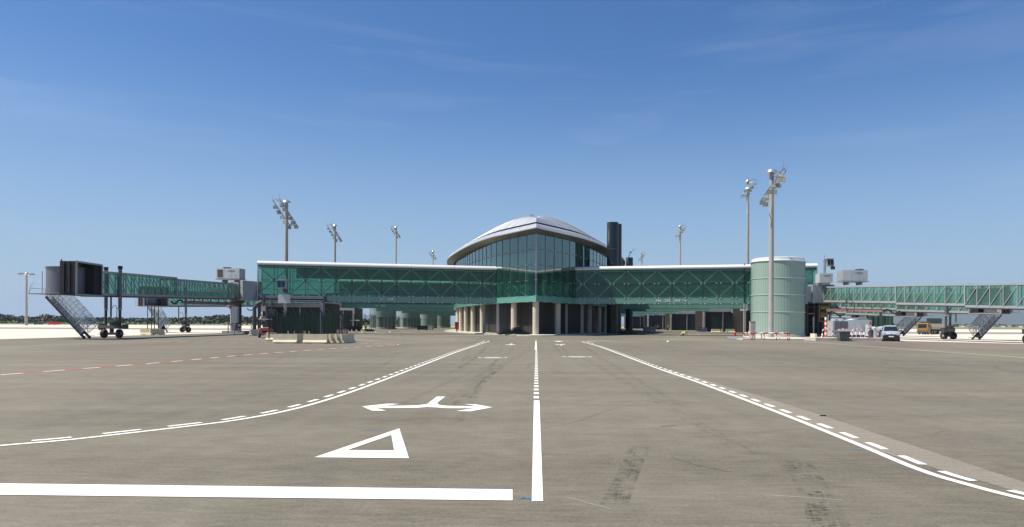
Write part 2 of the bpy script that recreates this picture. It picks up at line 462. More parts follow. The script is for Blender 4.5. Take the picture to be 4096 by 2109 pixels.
M_['asph'] = ground_mat('worn_asphalt', (0.164, 0.151, 0.118), 0.42, 0.55, 0.34)
M_['asph_red'] = ground_mat('reddish_asphalt', (0.20, 0.145, 0.13), 0.2, 0.2, 0.12)
M_['patchm'] = ground_mat('gravelly_patch', (0.228, 0.208, 0.170), 0.08, 0.5, 0.1, speck=60)
M_['slab'] = ground_mat('pale_concrete_apron', (0.58, 0.545, 0.47), 0.10, 0.08, 0.07)
M_['grass'] = ground_mat('dry_grass', (0.20, 0.21, 0.10), 0.3, 0.2, 0.5, speck=4)
M_['taxi'] = ground_mat('taxiway_asphalt', (0.24, 0.23, 0.21), 0.1, 0.1, 0.1)
def paint_mat(name, col, under, thr=.64):
    m = bpy.data.materials.new(name); m.use_nodes = True; t = m.node_tree; b = t.nodes['Principled BSDF']; b.inputs['Roughness'].default_value = .75
    tcn = t.nodes.new('ShaderNodeTexCoord')
    n1 = t.nodes.new('ShaderNodeTexNoise'); n1.inputs['Scale'].default_value = 16; n1.inputs['Detail'].default_value = 8; n1.inputs['Roughness'].default_value = .75
    n2 = t.nodes.new('ShaderNodeTexNoise'); n2.inputs['Scale'].default_value = 1.1; n2.inputs['Detail'].default_value = 4
    for n in (n1, n2): t.links.new(tcn.outputs['Object'], n.inputs['Vector'])
    ad = t.nodes.new('ShaderNodeMath'); ad.operation = 'MULTIPLY_ADD'; ad.inputs[1].default_value = .35; t.links.new(n2.outputs['Fac'], ad.inputs[0]); t.links.new(n1.outputs['Fac'], ad.inputs[2])
    mr_ = t.nodes.new('ShaderNodeMapRange'); mr_.inputs['From Min'].default_value = thr + .12; mr_.inputs['From Max'].default_value = thr + .24; t.links.new(ad.outputs[0], mr_.inputs['Value'])
    mx = t.nodes.new('ShaderNodeMix'); mx.data_type = 'RGBA'; mx.inputs['A'].default_value = (*col, 1); mx.inputs['B'].default_value = (*under, 1)
    t.links.new(mr_.outputs[0], mx.inputs['Factor']); t.links.new(mx.outputs['Result'], b.inputs['Base Color']); return m
M_['paint'] = paint_mat('road_paint_white', (0.78, 0.765, 0.70), (0.42, 0.39, 0.32), .66)
M_['paintw'] = mat('worn_road_paint', (0.50, 0.48, 0.42), 0.8, 0, 0.25, 2.5)
M_['paintc'] = mat('cream_road_paint', (0.62, 0.56, 0.42), 0.8, 0, 0.12, 2.5)
M_['paintr'] = mat('red_road_paint', (0.46, 0.10, 0.07), 0.8, 0, 0.25, 3)
M_['bluep'] = mat('blue_spray_paint', (0.06, 0.22, 0.40), 0.8, 0, 0.4, 30)
M_['tyre'] = mat('tyre_stain', (0.135, 0.122, 0.098), 0.9, 0, 0.45, 9)
M_['crack'] = mat('sealed_crack', (0.125, 0.112, 0.088), 0.8, 0, 0.3, 9)

mb = MB(); mb.b2((-9000, -300, -0.5), (12000, 16000, -0.016)); structure('ground', mb, M_['grass'])
mb = MB(); mb.b2((-1500, -60, -0.4), (1500, 400, -0.008)); structure('concrete_apron', mb, M_['slab'])
mb = MB(); mb.prism([(-1500, 165), (-53.5, 165), (-53.5, 206), (-1500, 206)], -0.3, -0.004)
mb.prism([(56, 158), (1500, 158), (1500, 206), (56, 206)], -0.3, -0.004); structure('taxiway', mb, M_['taxi'])
mb = MB(); mb.prism([(-52.5, -40), (75, -40), (75, 40), (52, 62), (49.2, 70), (41.8, 82.5), (41.8, 112), (56, 118), (56, 340), (-52.5, 340)], -0.25, 0.0)
structure('asphalt_road', mb, M_['asph'])
mb = MB(); mb.prism([(34, 73), (47.5, 62.5), (48.6, 67), (41.6, 80), (38, 81.5)], 0.0005, 0.004); structure('asphalt_strip', mb, M_['asph_red'])

def ribbon(mb, pts, w, off=0.0, z=0.006, dash=None, w_end=None):
    """strip along ground points, sideways offset off, dash=(on, off)"""
    # resample with catmull-rom
    P = [Vector((p.x, p.y)) for p in pts]
    P = [P[0] * 2 - P[1]] + P + [P[-1] * 2 - P[-2]]
    S = []
    for i in range(1, len(P) - 2):
        n = max(4, int((P[i + 1] - P[i]).length / (0.06 if dash else 0.25)))
        for k in range(n):
            t = k / n
            S.append(0.5 * ((2 * P[i]) + (P[i + 1] - P[i - 1]) * t + (2 * P[i - 1] - 5 * P[i] + 4 * P[i + 1] - P[i + 2]) * t * t + (3 * P[i] - P[i - 1] - 3 * P[i + 1] + P[i + 2]) * t ** 3))
    S.append(P[-2])
    acc = 0.0; run = []
    runs = []
    for i, p in enumerate(S):
        if i: acc += (p - S[i - 1]).length
        a = S[max(0, i - 1)]; b = S[min(len(S) - 1, i + 1)]
        d = (b - a)
        if d.length < 1e-6: continue
        d.normalize(); nrm = Vector((-d.y, d.x))
        on = True if dash is None else (acc % (dash[0] + dash[1])) < dash[0]
        if on: run.append((p + nrm * (off - w / 2), p + nrm * (off + w / 2)))
        else:
            if len(run) > 1: runs.append(run)
            run = []
    if len(run) > 1: runs.append(run)
    for r in runs:
        rows = [[Vector((q[0].x, q[0].y, z)), Vector((q[1].x, q[1].y, z))] for q in r]
        mb.grid(rows)
    return mb

def poly_g(mb, pts, z=0.006):
    P = [g(*p) for p in pts]
    for p in P: p.z = z
    return mb.add(P, [tuple(range(len(P)))])

# outer edge lines with their dashes
L_in = [g(*p) for p in ((-260, 1812), (0, 1784), (250, 1763), (477, 1738), (720, 1710), (954, 1680), (1177, 1637), (1368, 1581), (1527, 1524), (1686, 1463), (1829, 1408), (1915, 1379))]
mb = ribbon(MB(), L_in, 0.11)
mb = ribbon(mb, L_in, 0.11, off=0.245, dash=(0.62, 0.40))
tipL = [g(*p) for p in ((1915, 1379), (1948, 1369), (1956, 1366), (1948, 1364), (1915, 1362.5), (1800, 1360), (1600, 1353), (1456, 1345.5))]
ribbon(mb, tipL, 0.10)
ribbon(mb, [g(*p) for p in ((1905, 1377.5), (1932, 1368.5), (1937, 1366.5), (1925, 1365.2), (1860, 1365), (1607, 1366.5), (1500, 1364), (1400, 1356))], 0.10)
structure('edge_line', mb, M_['paint'])
R_in = [g(*p) for p in ((4450, 2075), (4096, 1997.5), (3890, 1945), (3677, 1880), (3429, 1777.5), (3119.6, 1653.6), (2810, 1536), (2630, 1474), (2500, 1425), (2400, 1388), (2358, 1376))]
R_in = R_in[::-1]
mb = ribbon(MB(), R_in, 0.11)
mb = ribbon(mb, R_in, 0.11, off=0.215, dash=(0.62, 0.40))
ribbon(mb, [g(*p) for p in ((2358, 1376), (2332, 1369), (2332, 1367), (2360, 1364.5), (2440, 1361.5), (2700, 1359))], 0.10)
ribbon(mb, [g(*p) for p in ((2375, 1375.5), (2352, 1370), (2352, 1368), (2380, 1365.5), (2440, 1363.5))], 0.10)
structure('edge_line', mb, M_['paint'])
mb = ribbon(MB(), [g(*p) for p in ((1400, 1338), (1700, 1350), (2000, 1361), (2130, 1361.5), (2270, 1362), (2500, 1362), (2760, 1357))], 0.09)
ribbon(mb, [g(*p) for p in ((2170, 1364.5), (2300, 1364), (2420, 1364))], 0.05)
ribbon(mb, [g(*p) for p in ((1500, 1329), (1504, 1326.3), (1525, 1325.5))], 0.16)
ribbon(mb, [g(*p) for p in ((1500, 1329), (1530, 1334), (1600, 1338))], 0.16)
ribbon(mb, [g(*p) for p in ((1608, 1327), (1640, 1332), (1700, 1338))], 0.16)
ribbon(mb, [g(*p) for p in ((2700, 1345), (2750, 1341), (2797, 1339.5), (2790, 1337))], 0.16)
structure('junction_line', mb, M_['paintw'])
# centre line: solid, short bars, solid
mb = MB()
poly_g(mb, [(2127, 2007), (2172.5, 2007), (2158, 1603), (2135.5, 1603)])
y0 = g(2146, 1590).y
k = 0
while y0 + 0.98 * k < g(2143, 1400).y:
    ya = y0 + 0.98 * k - 0.26
    x0 = 0.02 + 0.0009 * (ya - 15)
    mb.b2((x0 - 0.062, ya, 0.0058), (x0 + 0.062, ya + 0.52, 0.006)); k += 1
poly_g(mb, [(2138.3, 1400), (2147.6, 1400), (2145.6, 1363), (2142.4, 1363)])
structure('centre_line', mb, M_['paint'])
mb = MB(); poly_g(mb, [(-400, 1931), (2050, 1960), (2050.5, 2004), (-400, 1977)]); structure('stop_line', mb, M_['paint'])
o = Vector((1200, 1350)); q = lambda x, y: (1200 + x / 2.21, 1350 + y / 2.21)
mb = MB(); Po = [g(*q(*p)) for p in ((128, 1063), (963, 1071), (878, 807))]; Pi = [g(*q(*p)) for p in ((418, 1000), (832, 1002), (808, 865))]
vs = [Vector((p.x, p.y, .006)) for p in Po + Pi]
mb.add(vs, [(0, 1, 4, 3), (1, 2, 5, 4), (2, 0, 3, 5)]); structure('give_way_triangle', mb, M_['paint'])
mb = MB()
for pl in ([(1210, 525), (1285, 525), (1215, 578), (1216, 592), (1125, 590)], [(1125, 590), (1216, 592), (1240, 600), (1300, 607), (1300, 628), (1215, 622), (1130, 617)],
           [(1300, 607), (1545, 611), (1545, 628), (1300, 628)], [(1545, 607), (1448, 590), (1560, 595), (1702, 620), (1545, 622)], [(1545, 618), (1702, 620), (1505, 656), (1380, 653), (1545, 628)],
           [(1125, 590), (1130, 617), (1040, 624), (900, 626), (900, 606), (1040, 603)], [(900, 606), (900, 626), (680, 627), (720, 607)],
           [(550, 612), (770, 588), (880, 590), (740, 608), (700, 613)], [(550, 612), (700, 613), (675, 627), (762, 650), (635, 650)]):
    poly_g(mb, [q(*p) for p in pl])
structure('direction_arrow', mb, M_['paint'])
mb = MB()
for pl in ([(2023, 1378.5), (2062, 1378.5), (2062, 1379.8), (2023, 1379.8)], [(2040, 1375.7), (2051, 1375.7), (2048, 1381), (2037, 1381)]): poly_g(mb, pl)
for pl in ([(2222, 1377.6), (2260, 1377.6), (2260, 1379), (2222, 1379)], [(2238, 1378), (2246, 1378), (2250.5, 1382.3), (2242, 1382.3)]): poly_g(mb, pl)
poly_g(mb, [(2214, 1364.6), (2254, 1364.6), (2235, 1367.8)])
for pl in ([(1440, 1329), (1449, 1328), (1452, 1330)], [(1555, 1327.5), (1562, 1326.5), (1560, 1330)]): poly_g(mb, pl, 0.007)
structure('small_arrow', mb, M_['paint'])
# round speed markings
for cx, cy in ((1971.0, 1431.3), (2308.5, 1428.0)):
    c = g(cx, cy); mb = MB(); rad = 59.5 * c.y / F; n = 40
    for r0, r1, y in ((rad * .86, rad, 0), (rad * .1, rad * .62, 0)):
        rows = [[Vector((c.x + math.cos(2 * math.pi * k / n) * r, c.y + math.sin(2 * math.pi * k / n) * r * 1.15, .006)) for r in (r0, r1)] for k in range(n + 1)]
        mb.grid(rows)
    structure('speed_roundel', mb, M_['paintw'])
# red service-road line with white dashes on the left, cream line on the right
RL = [g(*p) for p in ((-200, 1517), (0, 1500), (330, 1475), (650, 1450), (900, 1427), (1100, 1411), (1300, 1397), (1480, 1386), (1570, 1381.5), (1588, 1379.5), (1560, 1378), (1450, 1374), (1250, 1372.5), (1065, 1374), (800, 1371), (500, 1368))]
structure('red_line', ribbon(MB(), RL, 0.20), M_['paintr'])
structure('dashed_line', ribbon(MB(), RL, 0.13, off=-0.10, z=0.008, dash=(0.9, 0.75)), M_['paint'])
structure('cream_line', ribbon(MB(), [g(*p) for p in ((3215, 1367.5), (3500, 1388), (3800, 1410), (4096, 1431), (4500, 1462))], 0.17), M_['paintc'])
mb = ribbon(MB(), [g(*p) for p in ((3560, 1380), (3800, 1386), (4096, 1394))], 0.12)
ribbon(mb, [g(*p) for p in ((0, 1388), (300, 1377), (600, 1366), (900, 1358), (1040, 1353))], 0.10, dash=(9, 2))
structure('apron_line', mb, M_['paintc'])
# lighter resurfaced strip beside the right edge line
S1 = [g(*p) for p in ((2675, 1479), (2815, 1518), (2934, 1554.5), (3058, 1590), (3268, 1656), (3466, 1722), (3615, 1771), (3850, 1848), (4096, 1929), (4400, 2025))]
S0 = [g(*p) for p in ((2662, 1484), (2790, 1534), (2900, 1577), (3010, 1617), (3181, 1679), (3398, 1761), (3560, 1820), (3751, 1877), (3943, 1930), (4400, 2070))]
mb = MB(); mb.grid([[Vector((a.x, a.y, .003)), Vector((b.x, b.y, .003))] for a, b in zip(S0, S1)]); structure('resurfaced_strip', mb, M_['patchm'])
# tyre prints, spray marks, crack sealing
def stain_mat(name, col, amount):
    m = bpy.data.materials.new(name); m.use_nodes = True; t = m.node_tree; b = t.nodes['Principled BSDF']; b.inputs['Roughness'].default_value = .9; b.inputs['Base Color'].default_value = (*col, 1)
    tcn = t.nodes.new('ShaderNodeTexCoord'); fac = None
    for sc_, st, lo, hi in ((9, (.8, 3.2, 1), .42, .62), (2.2, (2.0, .8, 1), .38, .60), (60, (.5, 2, 1), .30, .75)):
        mp_ = t.nodes.new('ShaderNodeMapping'); mp_.inputs['Scale'].default_value = st; n = t.nodes.new('ShaderNodeTexNoise'); n.inputs['Scale'].default_value = sc_; n.inputs['Detail'].default_value = 4
        t.links.new(tcn.outputs['Object'], mp_.inputs['Vector']); t.links.new(mp_.outputs[0], n.inputs['Vector'])
        r_ = t.nodes.new('ShaderNodeMapRange'); r_.interpolation_type = 'SMOOTHSTEP'; r_.inputs['From Min'].default_value = lo; r_.inputs['From Max'].default_value = hi; t.links.new(n.outputs['Fac'], r_.inputs['Value'])
        if fac is None: fac = r_.outputs[0]
        else:
            ml = t.nodes.new('ShaderNodeMath'); ml.operation = 'MULTIPLY'; t.links.new(fac, ml.inputs[0]); t.links.new(r_.outputs[0], ml.inputs[1]); fac = ml.outputs[0]
    ml = t.nodes.new('ShaderNodeMath'); ml.operation = 'MULTIPLY'; ml.inputs[1].default_value = amount; t.links.new(fac, ml.inputs[0]); t.links.new(ml.outputs[0], b.inputs['Alpha'])
    return m
M_['tyre'] = stain_mat('tyre_rubber_stain', (0.06, 0.056, 0.05), .8)
M_['rubber'] = stain_mat('rubbed_wheel_path', (0.07, 0.064, 0.052), .55)
def tread(pts, w_, k):
    P_ = [g(*p) for p in pts]; mb = MB()
    for j in range(3): ribbon(mb, P_, w_ / 3.6, off=(j - 1) * w_ / 2.9, z=.003 + .0004 * k)
    return structure('tyre_marks', mb, M_['tyre'])
tread(((2455, 2020), (2500, 1920), (2558, 1785)), .27, 0); tread(((2478, 2010), (2520, 1900), (2575, 1790)), .2, 1)
tread(((3345, 2150), (3310, 2060), (3265, 1960), (3195, 1850)), .32, 0); tread(((3300, 2150), (3275, 2060), (3235, 1960), (3170, 1860)), .24, 1)
mb = MB(); rnd = random.Random(31)
for k in range(16):
    x = rnd.choice((-3.4, -1.6, 1.4, 3.0)) + rnd.uniform(-.5, .5); ya = rnd.uniform(8, 40); l = rnd.uniform(12, 40); dx = rnd.uniform(-1.2, 1.2)
    ribbon(mb, [Vector((x, ya, 0)), Vector((x + dx * .4, ya + l * .5, 0)), Vector((x + dx, ya + l, 0))], rnd.uniform(.18, .3), z=.0012 + .0001 * k)
for k in range(12):
    x = rnd.uniform(-22, 24); ya = rnd.uniform(14, 70); l = rnd.uniform(10, 26); c_ = rnd.uniform(-6, 6)
    ribbon(mb, [Vector((x, ya, 0)), Vector((x + c_ * .3, ya + l * .4, 0)), Vector((x + c_, ya + l * .8, 0)), Vector((x + c_ * 2.2, ya + l, 0))], .22, z=.0032 + .0001 * k)
structure('wheel_tracks', mb, M_['rubber'])
mb = MB()
for a, b_ in (((3080, 1982), (3380, 2003)), ((2270, 1990), (2440, 2037)),): ribbon(mb, [g(*a), g(*b_)], 0.007, z=.0046)
structure('scratch_line', mb, M_['paintw'])
mb = ribbon(MB(), [g(*p) for p in ((2170, 1715), (2300, 1688), (2440, 1640), (2600, 1600))], 0.008, z=.0035)
ribbon(mb, [g(*p) for p in ((2690, 1830), (2800, 1862), (2920, 1888))], 0.05, z=.0035)
ribbon(mb, [g(*p) for p in ((2645, 1707), (2700, 1702))], 0.08, z=.0035)
for k in range(7):
    rnd = random.Random(k); x = rnd.uniform(200, 3900); y = rnd.uniform(1480, 1750)
    ribbon(mb, [g(x, y), g(x + rnd.uniform(60, 200), y + rnd.uniform(-14, 14)), g(x + rnd.uniform(220, 380), y + rnd.uniform(-20, 20))], 0.008, z=.0035)
for sx in (-3.2, -1.4, 1.5, 3.1):   # rubbed wheel paths toward the junction
    pass
structure('crack_seal', mb, M_['crack'])
mb = MB()
for k, (x, y) in enumerate(((1440, 1721), (1478, 1723), (2090, 1994), (2075, 1996), (3400, 1797))):
    p = g(x, y); ribbon(mb, [p, p + Vector((.06, .02, 0)), p + Vector((.12, -.01, 0)), p + Vector((.17, .03, 0))], 0.022, z=.005)
structure('spray_mark', mb, M_['bluep'])

# ================================================================ PIER BUILDING
TIPY = 106.0
half = [Vector(p) for p in ((0, 106), (3.4, 111.3), (6.6, 116.9), (10.5, 127.2), (14.6, 141), (17.9, 155), (19.8, 171), (20.4, 190))]
def catmull(P, step):
    P2 = [P[0] * 2 - P[1]] + P + [P[-1] * 2 - P[-2]]; S = []
    for i in range(1, len(P2) - 2):
        for k in range(24):
            t = k / 24
            S.append(0.5 * ((2 * P2[i]) + (P2[i + 1] - P2[i - 1]) * t + (2 * P2[i - 1] - 5 * P2[i] + 4 * P2[i + 1] - P2[i + 2]) * t * t + (3 * P2[i] - P2[i - 1] - 3 * P2[i + 1] + P2[i + 2]) * t ** 3))
    S.append(P[-1])
    out = [S[0]]; acc = 0
    for a, b in zip(S, S[1:]):
        acc += (b - a).length
        if acc >= step: out.append(b); acc = 0
    return out
CV = catmull(half, 2.38)                       # one point per glass panel
CV.append(Vector((20.5, 320)))
def nrm(i):
    a = CV[max(0, i - 1)]; b = CV[min(len(CV) - 1, i + 1)]
    d = (b - a).normalized()
    return Vector((d.y, -d.x))
def offc(i, o_, side):
    """point of the plan curve offset outward by o_"""
    p = CV[i]; n = nrm(i)
    if i == 0:
        d = (CV[1] - CV[0]).normalized(); q_ = Vector((0, p.y - o_ / abs(d.x)))
    else: q_ = p + n * o_
    if q_.x < 0: q_.x = 0
    return Vector((q_.x * side, q_.y, 0))
NP = len(CV) - 1
pier = thing('terminal_pier', 'pointed glass pier building with domed silver roof on round concrete columns', 'building', (0, 125, 0))
def strip(mb, o0, z0, o1, z1, side, i0=0, i1=None):
    i1 = NP if i1 is None else i1
    mb.grid([[offc(i, o0, side) + Vector((0, 0, z0)), offc(i, o1, side) + Vector((0, 0, z1))] for i in range(i0, i1 + 1)])
ROWS = (6.1, 8.45, 10.8, 13.2, 15.5)
for s in (-1, 1):
    for i in range(NP - 1):
        mb = MB(); a, b = offc(i, 0, s), offc(i + 1, 0, s)
        for z0, z1 in zip(ROWS, ROWS[1:]):
            mb.add([a + Vector((0, 0, z0)), b + Vector((0, 0, z0)), b + Vector((0, 0, z1)), a + Vector((0, 0, z1))], [(0, 1, 2, 3)])
        if i < 26: part('glass_panel', mb, M_['glass_t'], pier, world=True)
mb = MB()
for s in (-1, 1):
    for i in range(1, 28):
        a = offc(i, .02, s); mb.bar(a + Vector((0, 0, 6.1)), a + Vector((0, 0, 15.5)), .06)
    for z in ROWS[:-1]:
        for i in range(27):
            mb.bar(offc(i, .015, s) + Vector((0, 0, z)), offc(i + 1, .015, s) + Vector((0, 0, z)), .05)
part('glazing_grid', mb, M_['bar'], pier, world=True)
mb = MB(); mb.bar((0, 105.93, 5.1), (0, 105.93, 15.5), .07)
part('corner_trim', mb, M_['band'], pier, world=True)
mb = MB()
for s in (-1, 1):
    for i in range(0, 27):
        for z in ROWS[:-1] + (5.16,):
            for e in (-.25, .25):
                if i == 0 and e < 0: continue
                j = i + (1 if e > 0 else -1); a = offc(i, .07, s); b = offc(j, .07, s)
                d = (b - a).normalized()
                mb.box(a + d * .28 + Vector((0, 0, z)), (.16, .10, .08), Matrix.Rotation(math.atan2(d.y, d.x), 3, 'Z'))
part('clip_row', mb, M_['clip'], pier, world=True)
for s in (-1, 1):
    for i in range(1, 22):
        mb = MB(); a, b = offc(i, -.08, s), offc(i, -.62, s)
        mb.bar((a + b) / 2 + Vector((0, 0, 6.15)), (a + b) / 2 + Vector((0, 0, 15.4)), .05, .5, up=(a - b).normalized())
        part('glass_fin', mb, M_['fin'], pier, world=True)

mb = MB()
for s in (-1, 1):
    strip(mb, .03, 5.15, .03, 6.06, s); strip(mb, .03, 5.15, -.3, 5.15, s); strip(mb, .03, 6.06, -.1, 6.06, s)
part('lower_band', mb, M_['fascia2'], pier, world=True)
mb = MB()
pts = [offc(i, -.3, -1) for i in range(NP, -1, -1)] + [offc(i, -.3, 1) for i in range(1, NP + 1)]
mb.prism([(p.x, p.y) for p in pts], 5.17, 5.95)
part('floor_slab', mb, M_['under'], pier, world=True)
mb = MB(); mb.prism([(p.x, p.y) for p in [offc(i, -6, -1) for i in range(NP, 3, -1)] + [offc(i, -6, 1) for i in range(4, NP + 1)]], 6.0, 15.3)
mb.prism([(p.x, p.y) for p in [offc(i, -1.2, -1) for i in range(NP, 1, -1)] + [offc(i, -1.2, 1) for i in range(2, NP + 1)]], 10.7, 10.95)
part('interior_core', mb, M_['core'], pier, world=True)
mb = MB()
for s in (-1, 1):
    for i in range(2, 26, 2):
        a = offc(i, -1.6, s); mb.cyl(a + Vector((0, 0, 6)), a + Vector((0, 0, 15.3)), .22, n=10)
        b = offc(i + 2, -1.6, s)
        mb.bar(a + Vector((0, 0, 6.2)), b + Vector((0, 0, 8.3)), .12); mb.bar(a + Vector((0, 0, 8.3)), b + Vector((0, 0, 6.2)), .12)
part('interior_frame', mb, M_['truss'], pier, world=True)
# recessed ground floor
mb = MB()
for s in (-1, 1): strip(mb, -2.0, .16, -2.0, 5.17, s)
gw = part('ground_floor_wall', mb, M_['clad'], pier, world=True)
mb = MB()
for s in (-1, 1):
    for z in (1.9, 3.4):
        for i in range(26): mb.bar(offc(i, -1.985, s) + Vector((0, 0, z)), offc(i + 1, -1.985, s) + Vector((0, 0, z)), .035)
    for i in range(1, 26):
        p = offc(i, -1.985, s); mb.bar(p + Vector((0, 0, .16)), p + Vector((0, 0, 5.1)), .02)
    strip(mb, -1.97, .16, -1.97, .42, s, 1, 26)
part('joint_grid', mb, M_['bar'], gw, world=True)
mb = MB()
for s in (-1,):
    i = 13; a, b = offc(i, -1.95, s), offc(i + 1, -1.95, s)
    mb.bar(a.lerp(b, .2) + Vector((0, 0, 2.2)), a.lerp(b, .8) + Vector((0, 0, 2.2)), .08, 3.9)
part('door', mb, M_['wind'], gw, world=True)
# columns
arc = [0.0]
for a, b in zip(CV, CV[1:]): arc.append(arc[-1] + (b - a).length)
def on_arc(l, o_, side):
    for i in range(len(arc) - 1):
        if arc[i + 1] >= l:
            t = (l - arc[i]) / (arc[i + 1] - arc[i]); return offc(i, o_, side).lerp(offc(i + 1, o_, side), t)
def column(p, r=.48):
    mb = MB(); mb.lathe(p, [(r * 1.12, .15), (r * 1.12, .17), (r, .2), (r, 5.16)], 28)
    part('column', mb, M_['conc'], pier, world=True, smooth=True)
column(Vector((0, 107.6, 0)))
for s in (-1, 1):
    for l in (7.9, 23.8, 31.9, 39.7, 46.8, 54.5, 62):
        column(on_arc(l, -.85, s))
# roof
LIP, ZL = 1.7, 15.85
mb = MB()
for s in (-1, 1): strip(mb, -.2, 15.5, LIP * .6, 15.66, s); strip(mb, LIP * .6, 15.66, LIP, ZL, s)
for s in (-1, 1): strip(mb, -.25, 15.5, -.25, 17.0, s)
part('soffit', mb, M_['soffit'], pier, world=True)
mb = MB()
prof = ((LIP, ZL), (LIP + .05, ZL + .12), (LIP * .86, ZL + .5), (LIP * .58, ZL + .85), (LIP * .2, ZL + 1.05))
for s in (-1, 1):
    rows = [[offc(i, o_, s) + Vector((0, 0, z)) for o_, z in prof] for i in range(NP + 1)]
    mb.grid(rows)
part('eave', mb, M_['silver'], pier, world=True, smooth=True)
mb = MB()
for s in (-1, 1): strip(mb, LIP * .2, ZL + 1.05, -.35, ZL + .95, s); strip(mb, -.35, ZL + .95, -.1, ZL + 1.5, s)
part('roof_reveal', mb, M_['reveal'], pier, world=True)
def crown(Y):
    T = ((100, .55), (106, .7), (110, 1.35), (120, 2.9), (130, 4.3), (140, 5.6), (150, 6.8), (160, 7.6), (172, 7.9), (330, 7.9))
    for (a, za), (b, zb) in zip(T, T[1:]):
        if Y <= b: return za + (zb - za) * (Y - a) / (b - a)
    return T[-1][1]
mb = MB()
for s in (-1, 1):
    rows = []
    for i in range(NP + 1):
        e = offc(i, .28, s); H_ = crown(e.y + 1.0); row = []
        for k in range(17):
            u = k / 16
            x = e.x * (1 - u); f_ = math.sin(u * math.pi / 2) ** 1.12
            row.append(Vector((x, e.y + u * 1.0 + (0 if i else 0), ZL + 1.3 + H_ * f_ + .28 * math.sin(u * math.pi) ** .5 * min(1, abs(e.x) / 4))))
        rows.append(row)
    mb.grid(rows)
shell = part('roof_shell', mb, M_['silver'], pier, world=True, smooth=True)
mb = MB()
for s in (-1, 1):
    for i in range(1, 30, 1):
        if i >= NP: break
        e = offc(i, .28, s); H_ = crown(e.y + 1.0); pts = []
        for k in range(0, 17):
            u = k / 16; f_ = math.sin(u * math.pi / 2) ** 1.12
            pts.append(Vector((e.x * (1 - u), e.y + u, ZL + 1.32 + H_ * f_ + .28 * math.sin(u * math.pi) ** .5 * min(1, abs(e.x) / 4))))
        mb.tube(pts, .035, 4)
part('seam_pattern', mb, M_['galv'], shell, world=True)
mb = MB()
for i in range(1, 30):
    for s in (-1, 1):
        a = offc(i, LIP + .03, s) + Vector((0, 0, ZL + .05)); b = offc(i, LIP * .88, s) + Vector((0, 0, ZL + .51)); c = offc(i, LIP * .6, s) + Vector((0, 0, ZL + .86))
        mb.tube([a, b, c], .02, 4)
part('seam_trim', mb, M_['galv'], pier, world=True)
# rod and vents on the roof, far end wall
mb = MB(); p = at(2206, 890, 150); mb.cyl((p.x, 150, 23.2), (p.x, 150, at(2206, 846, 150).z), .035, .015, 6)
single('roof_antenna', mb, M_['galv'], 'thin lightning rod standing on the domed roof, right of its crest', 'antenna', loc=(p.x, 150, 23.2))
for px, sd in ((2122, 'left'), (2131, 'right')):
    mb = MB(); p = at(px, 880, 148); mb.cyl((p.x, 148, 24.0), (p.x, 148, 24.75), .07, n=8); mb.cyl((p.x, 148, 24.75), (p.x, 148, 24.95), .13, .05, 8)
    single('roof_vent', mb, M_['bdark'], f'tiny dark vent on the crest of the domed roof, {sd} one of two', 'vent')

# pavement island around the pier
pts = [offc(i, 2.2, -1) for i in range(NP, 0, -1)] + [Vector((-2.6, 101.6, 0)), Vector((-.9, 100.2, 0)), Vector((.9, 100.2, 0)), Vector((2.6, 101.6, 0))] + [offc(i, 2.2, 1) for i in range(1, NP + 1)]
mb = MB(); mb.prism([(p.x, p.y) for p in pts], -.1, .15)
structure('pavement', mb, M_['kerb'])

# chimneys and the little crane
def chimney(px, py, Y, wpx, label, grp='dark chimneys behind the right walkway', seams=(.3, .62, .75)):
    p = at(px, py, Y); r = wpx * Y / F / 2
    t = thing('chimney', label, 'chimney', (p.x, Y, .15), 0, grp)
    mb = MB(); mb.lathe((0, 0, 0), [(r * 1.0, 0), (r, p.z - .15), (r * .86, p.z - .15), (r * .86, p.z - 1.2), (0, p.z - 1.2)], 32)
    part('stack', mb, M_['chim'], t, smooth=True)
    mb = MB()
    for f_ in seams: mb.lathe((0, 0, p.z * f_), [(r + .005, 0), (r + .045, .02), (r + .045, .09), (r + .005, .11)], 32)
    part('seam_ring', mb, M_['bdark'], t, smooth=True)
    return t
chimney(2451, 891, 126, 46, 'tallest anthracite chimney, standing in front behind the right walkway')
chimney(2468, 898, 131, 38, 'anthracite chimney half hidden directly behind the tallest one')
chimney(2518, 1031, 165, 28, 'short anthracite chimney with a little davit crane on top')
p = at(2518, 1031, 165)
mb = MB(); b0 = Vector((p.x - .3, 165, p.z)); mb.cyl(b0, b0 + Vector((.5, 0, 1.2)), .14, .1, 8); mb.cyl(b0 + Vector((.5, 0, 1.2)), b0 + Vector((1.5, 0, 2.1)), .09, .05, 8)
mb.box(b0 + Vector((.55, 0, 1.25)), (.45, .3, .3)); mb.cyl(b0 + Vector((1.45, 0, 2.05)), b0 + Vector((1.45, 0, .5)), .015, n=5)
single('davit_crane', mb, M_['blue'], 'small blue davit crane on top of the short chimney', 'crane')

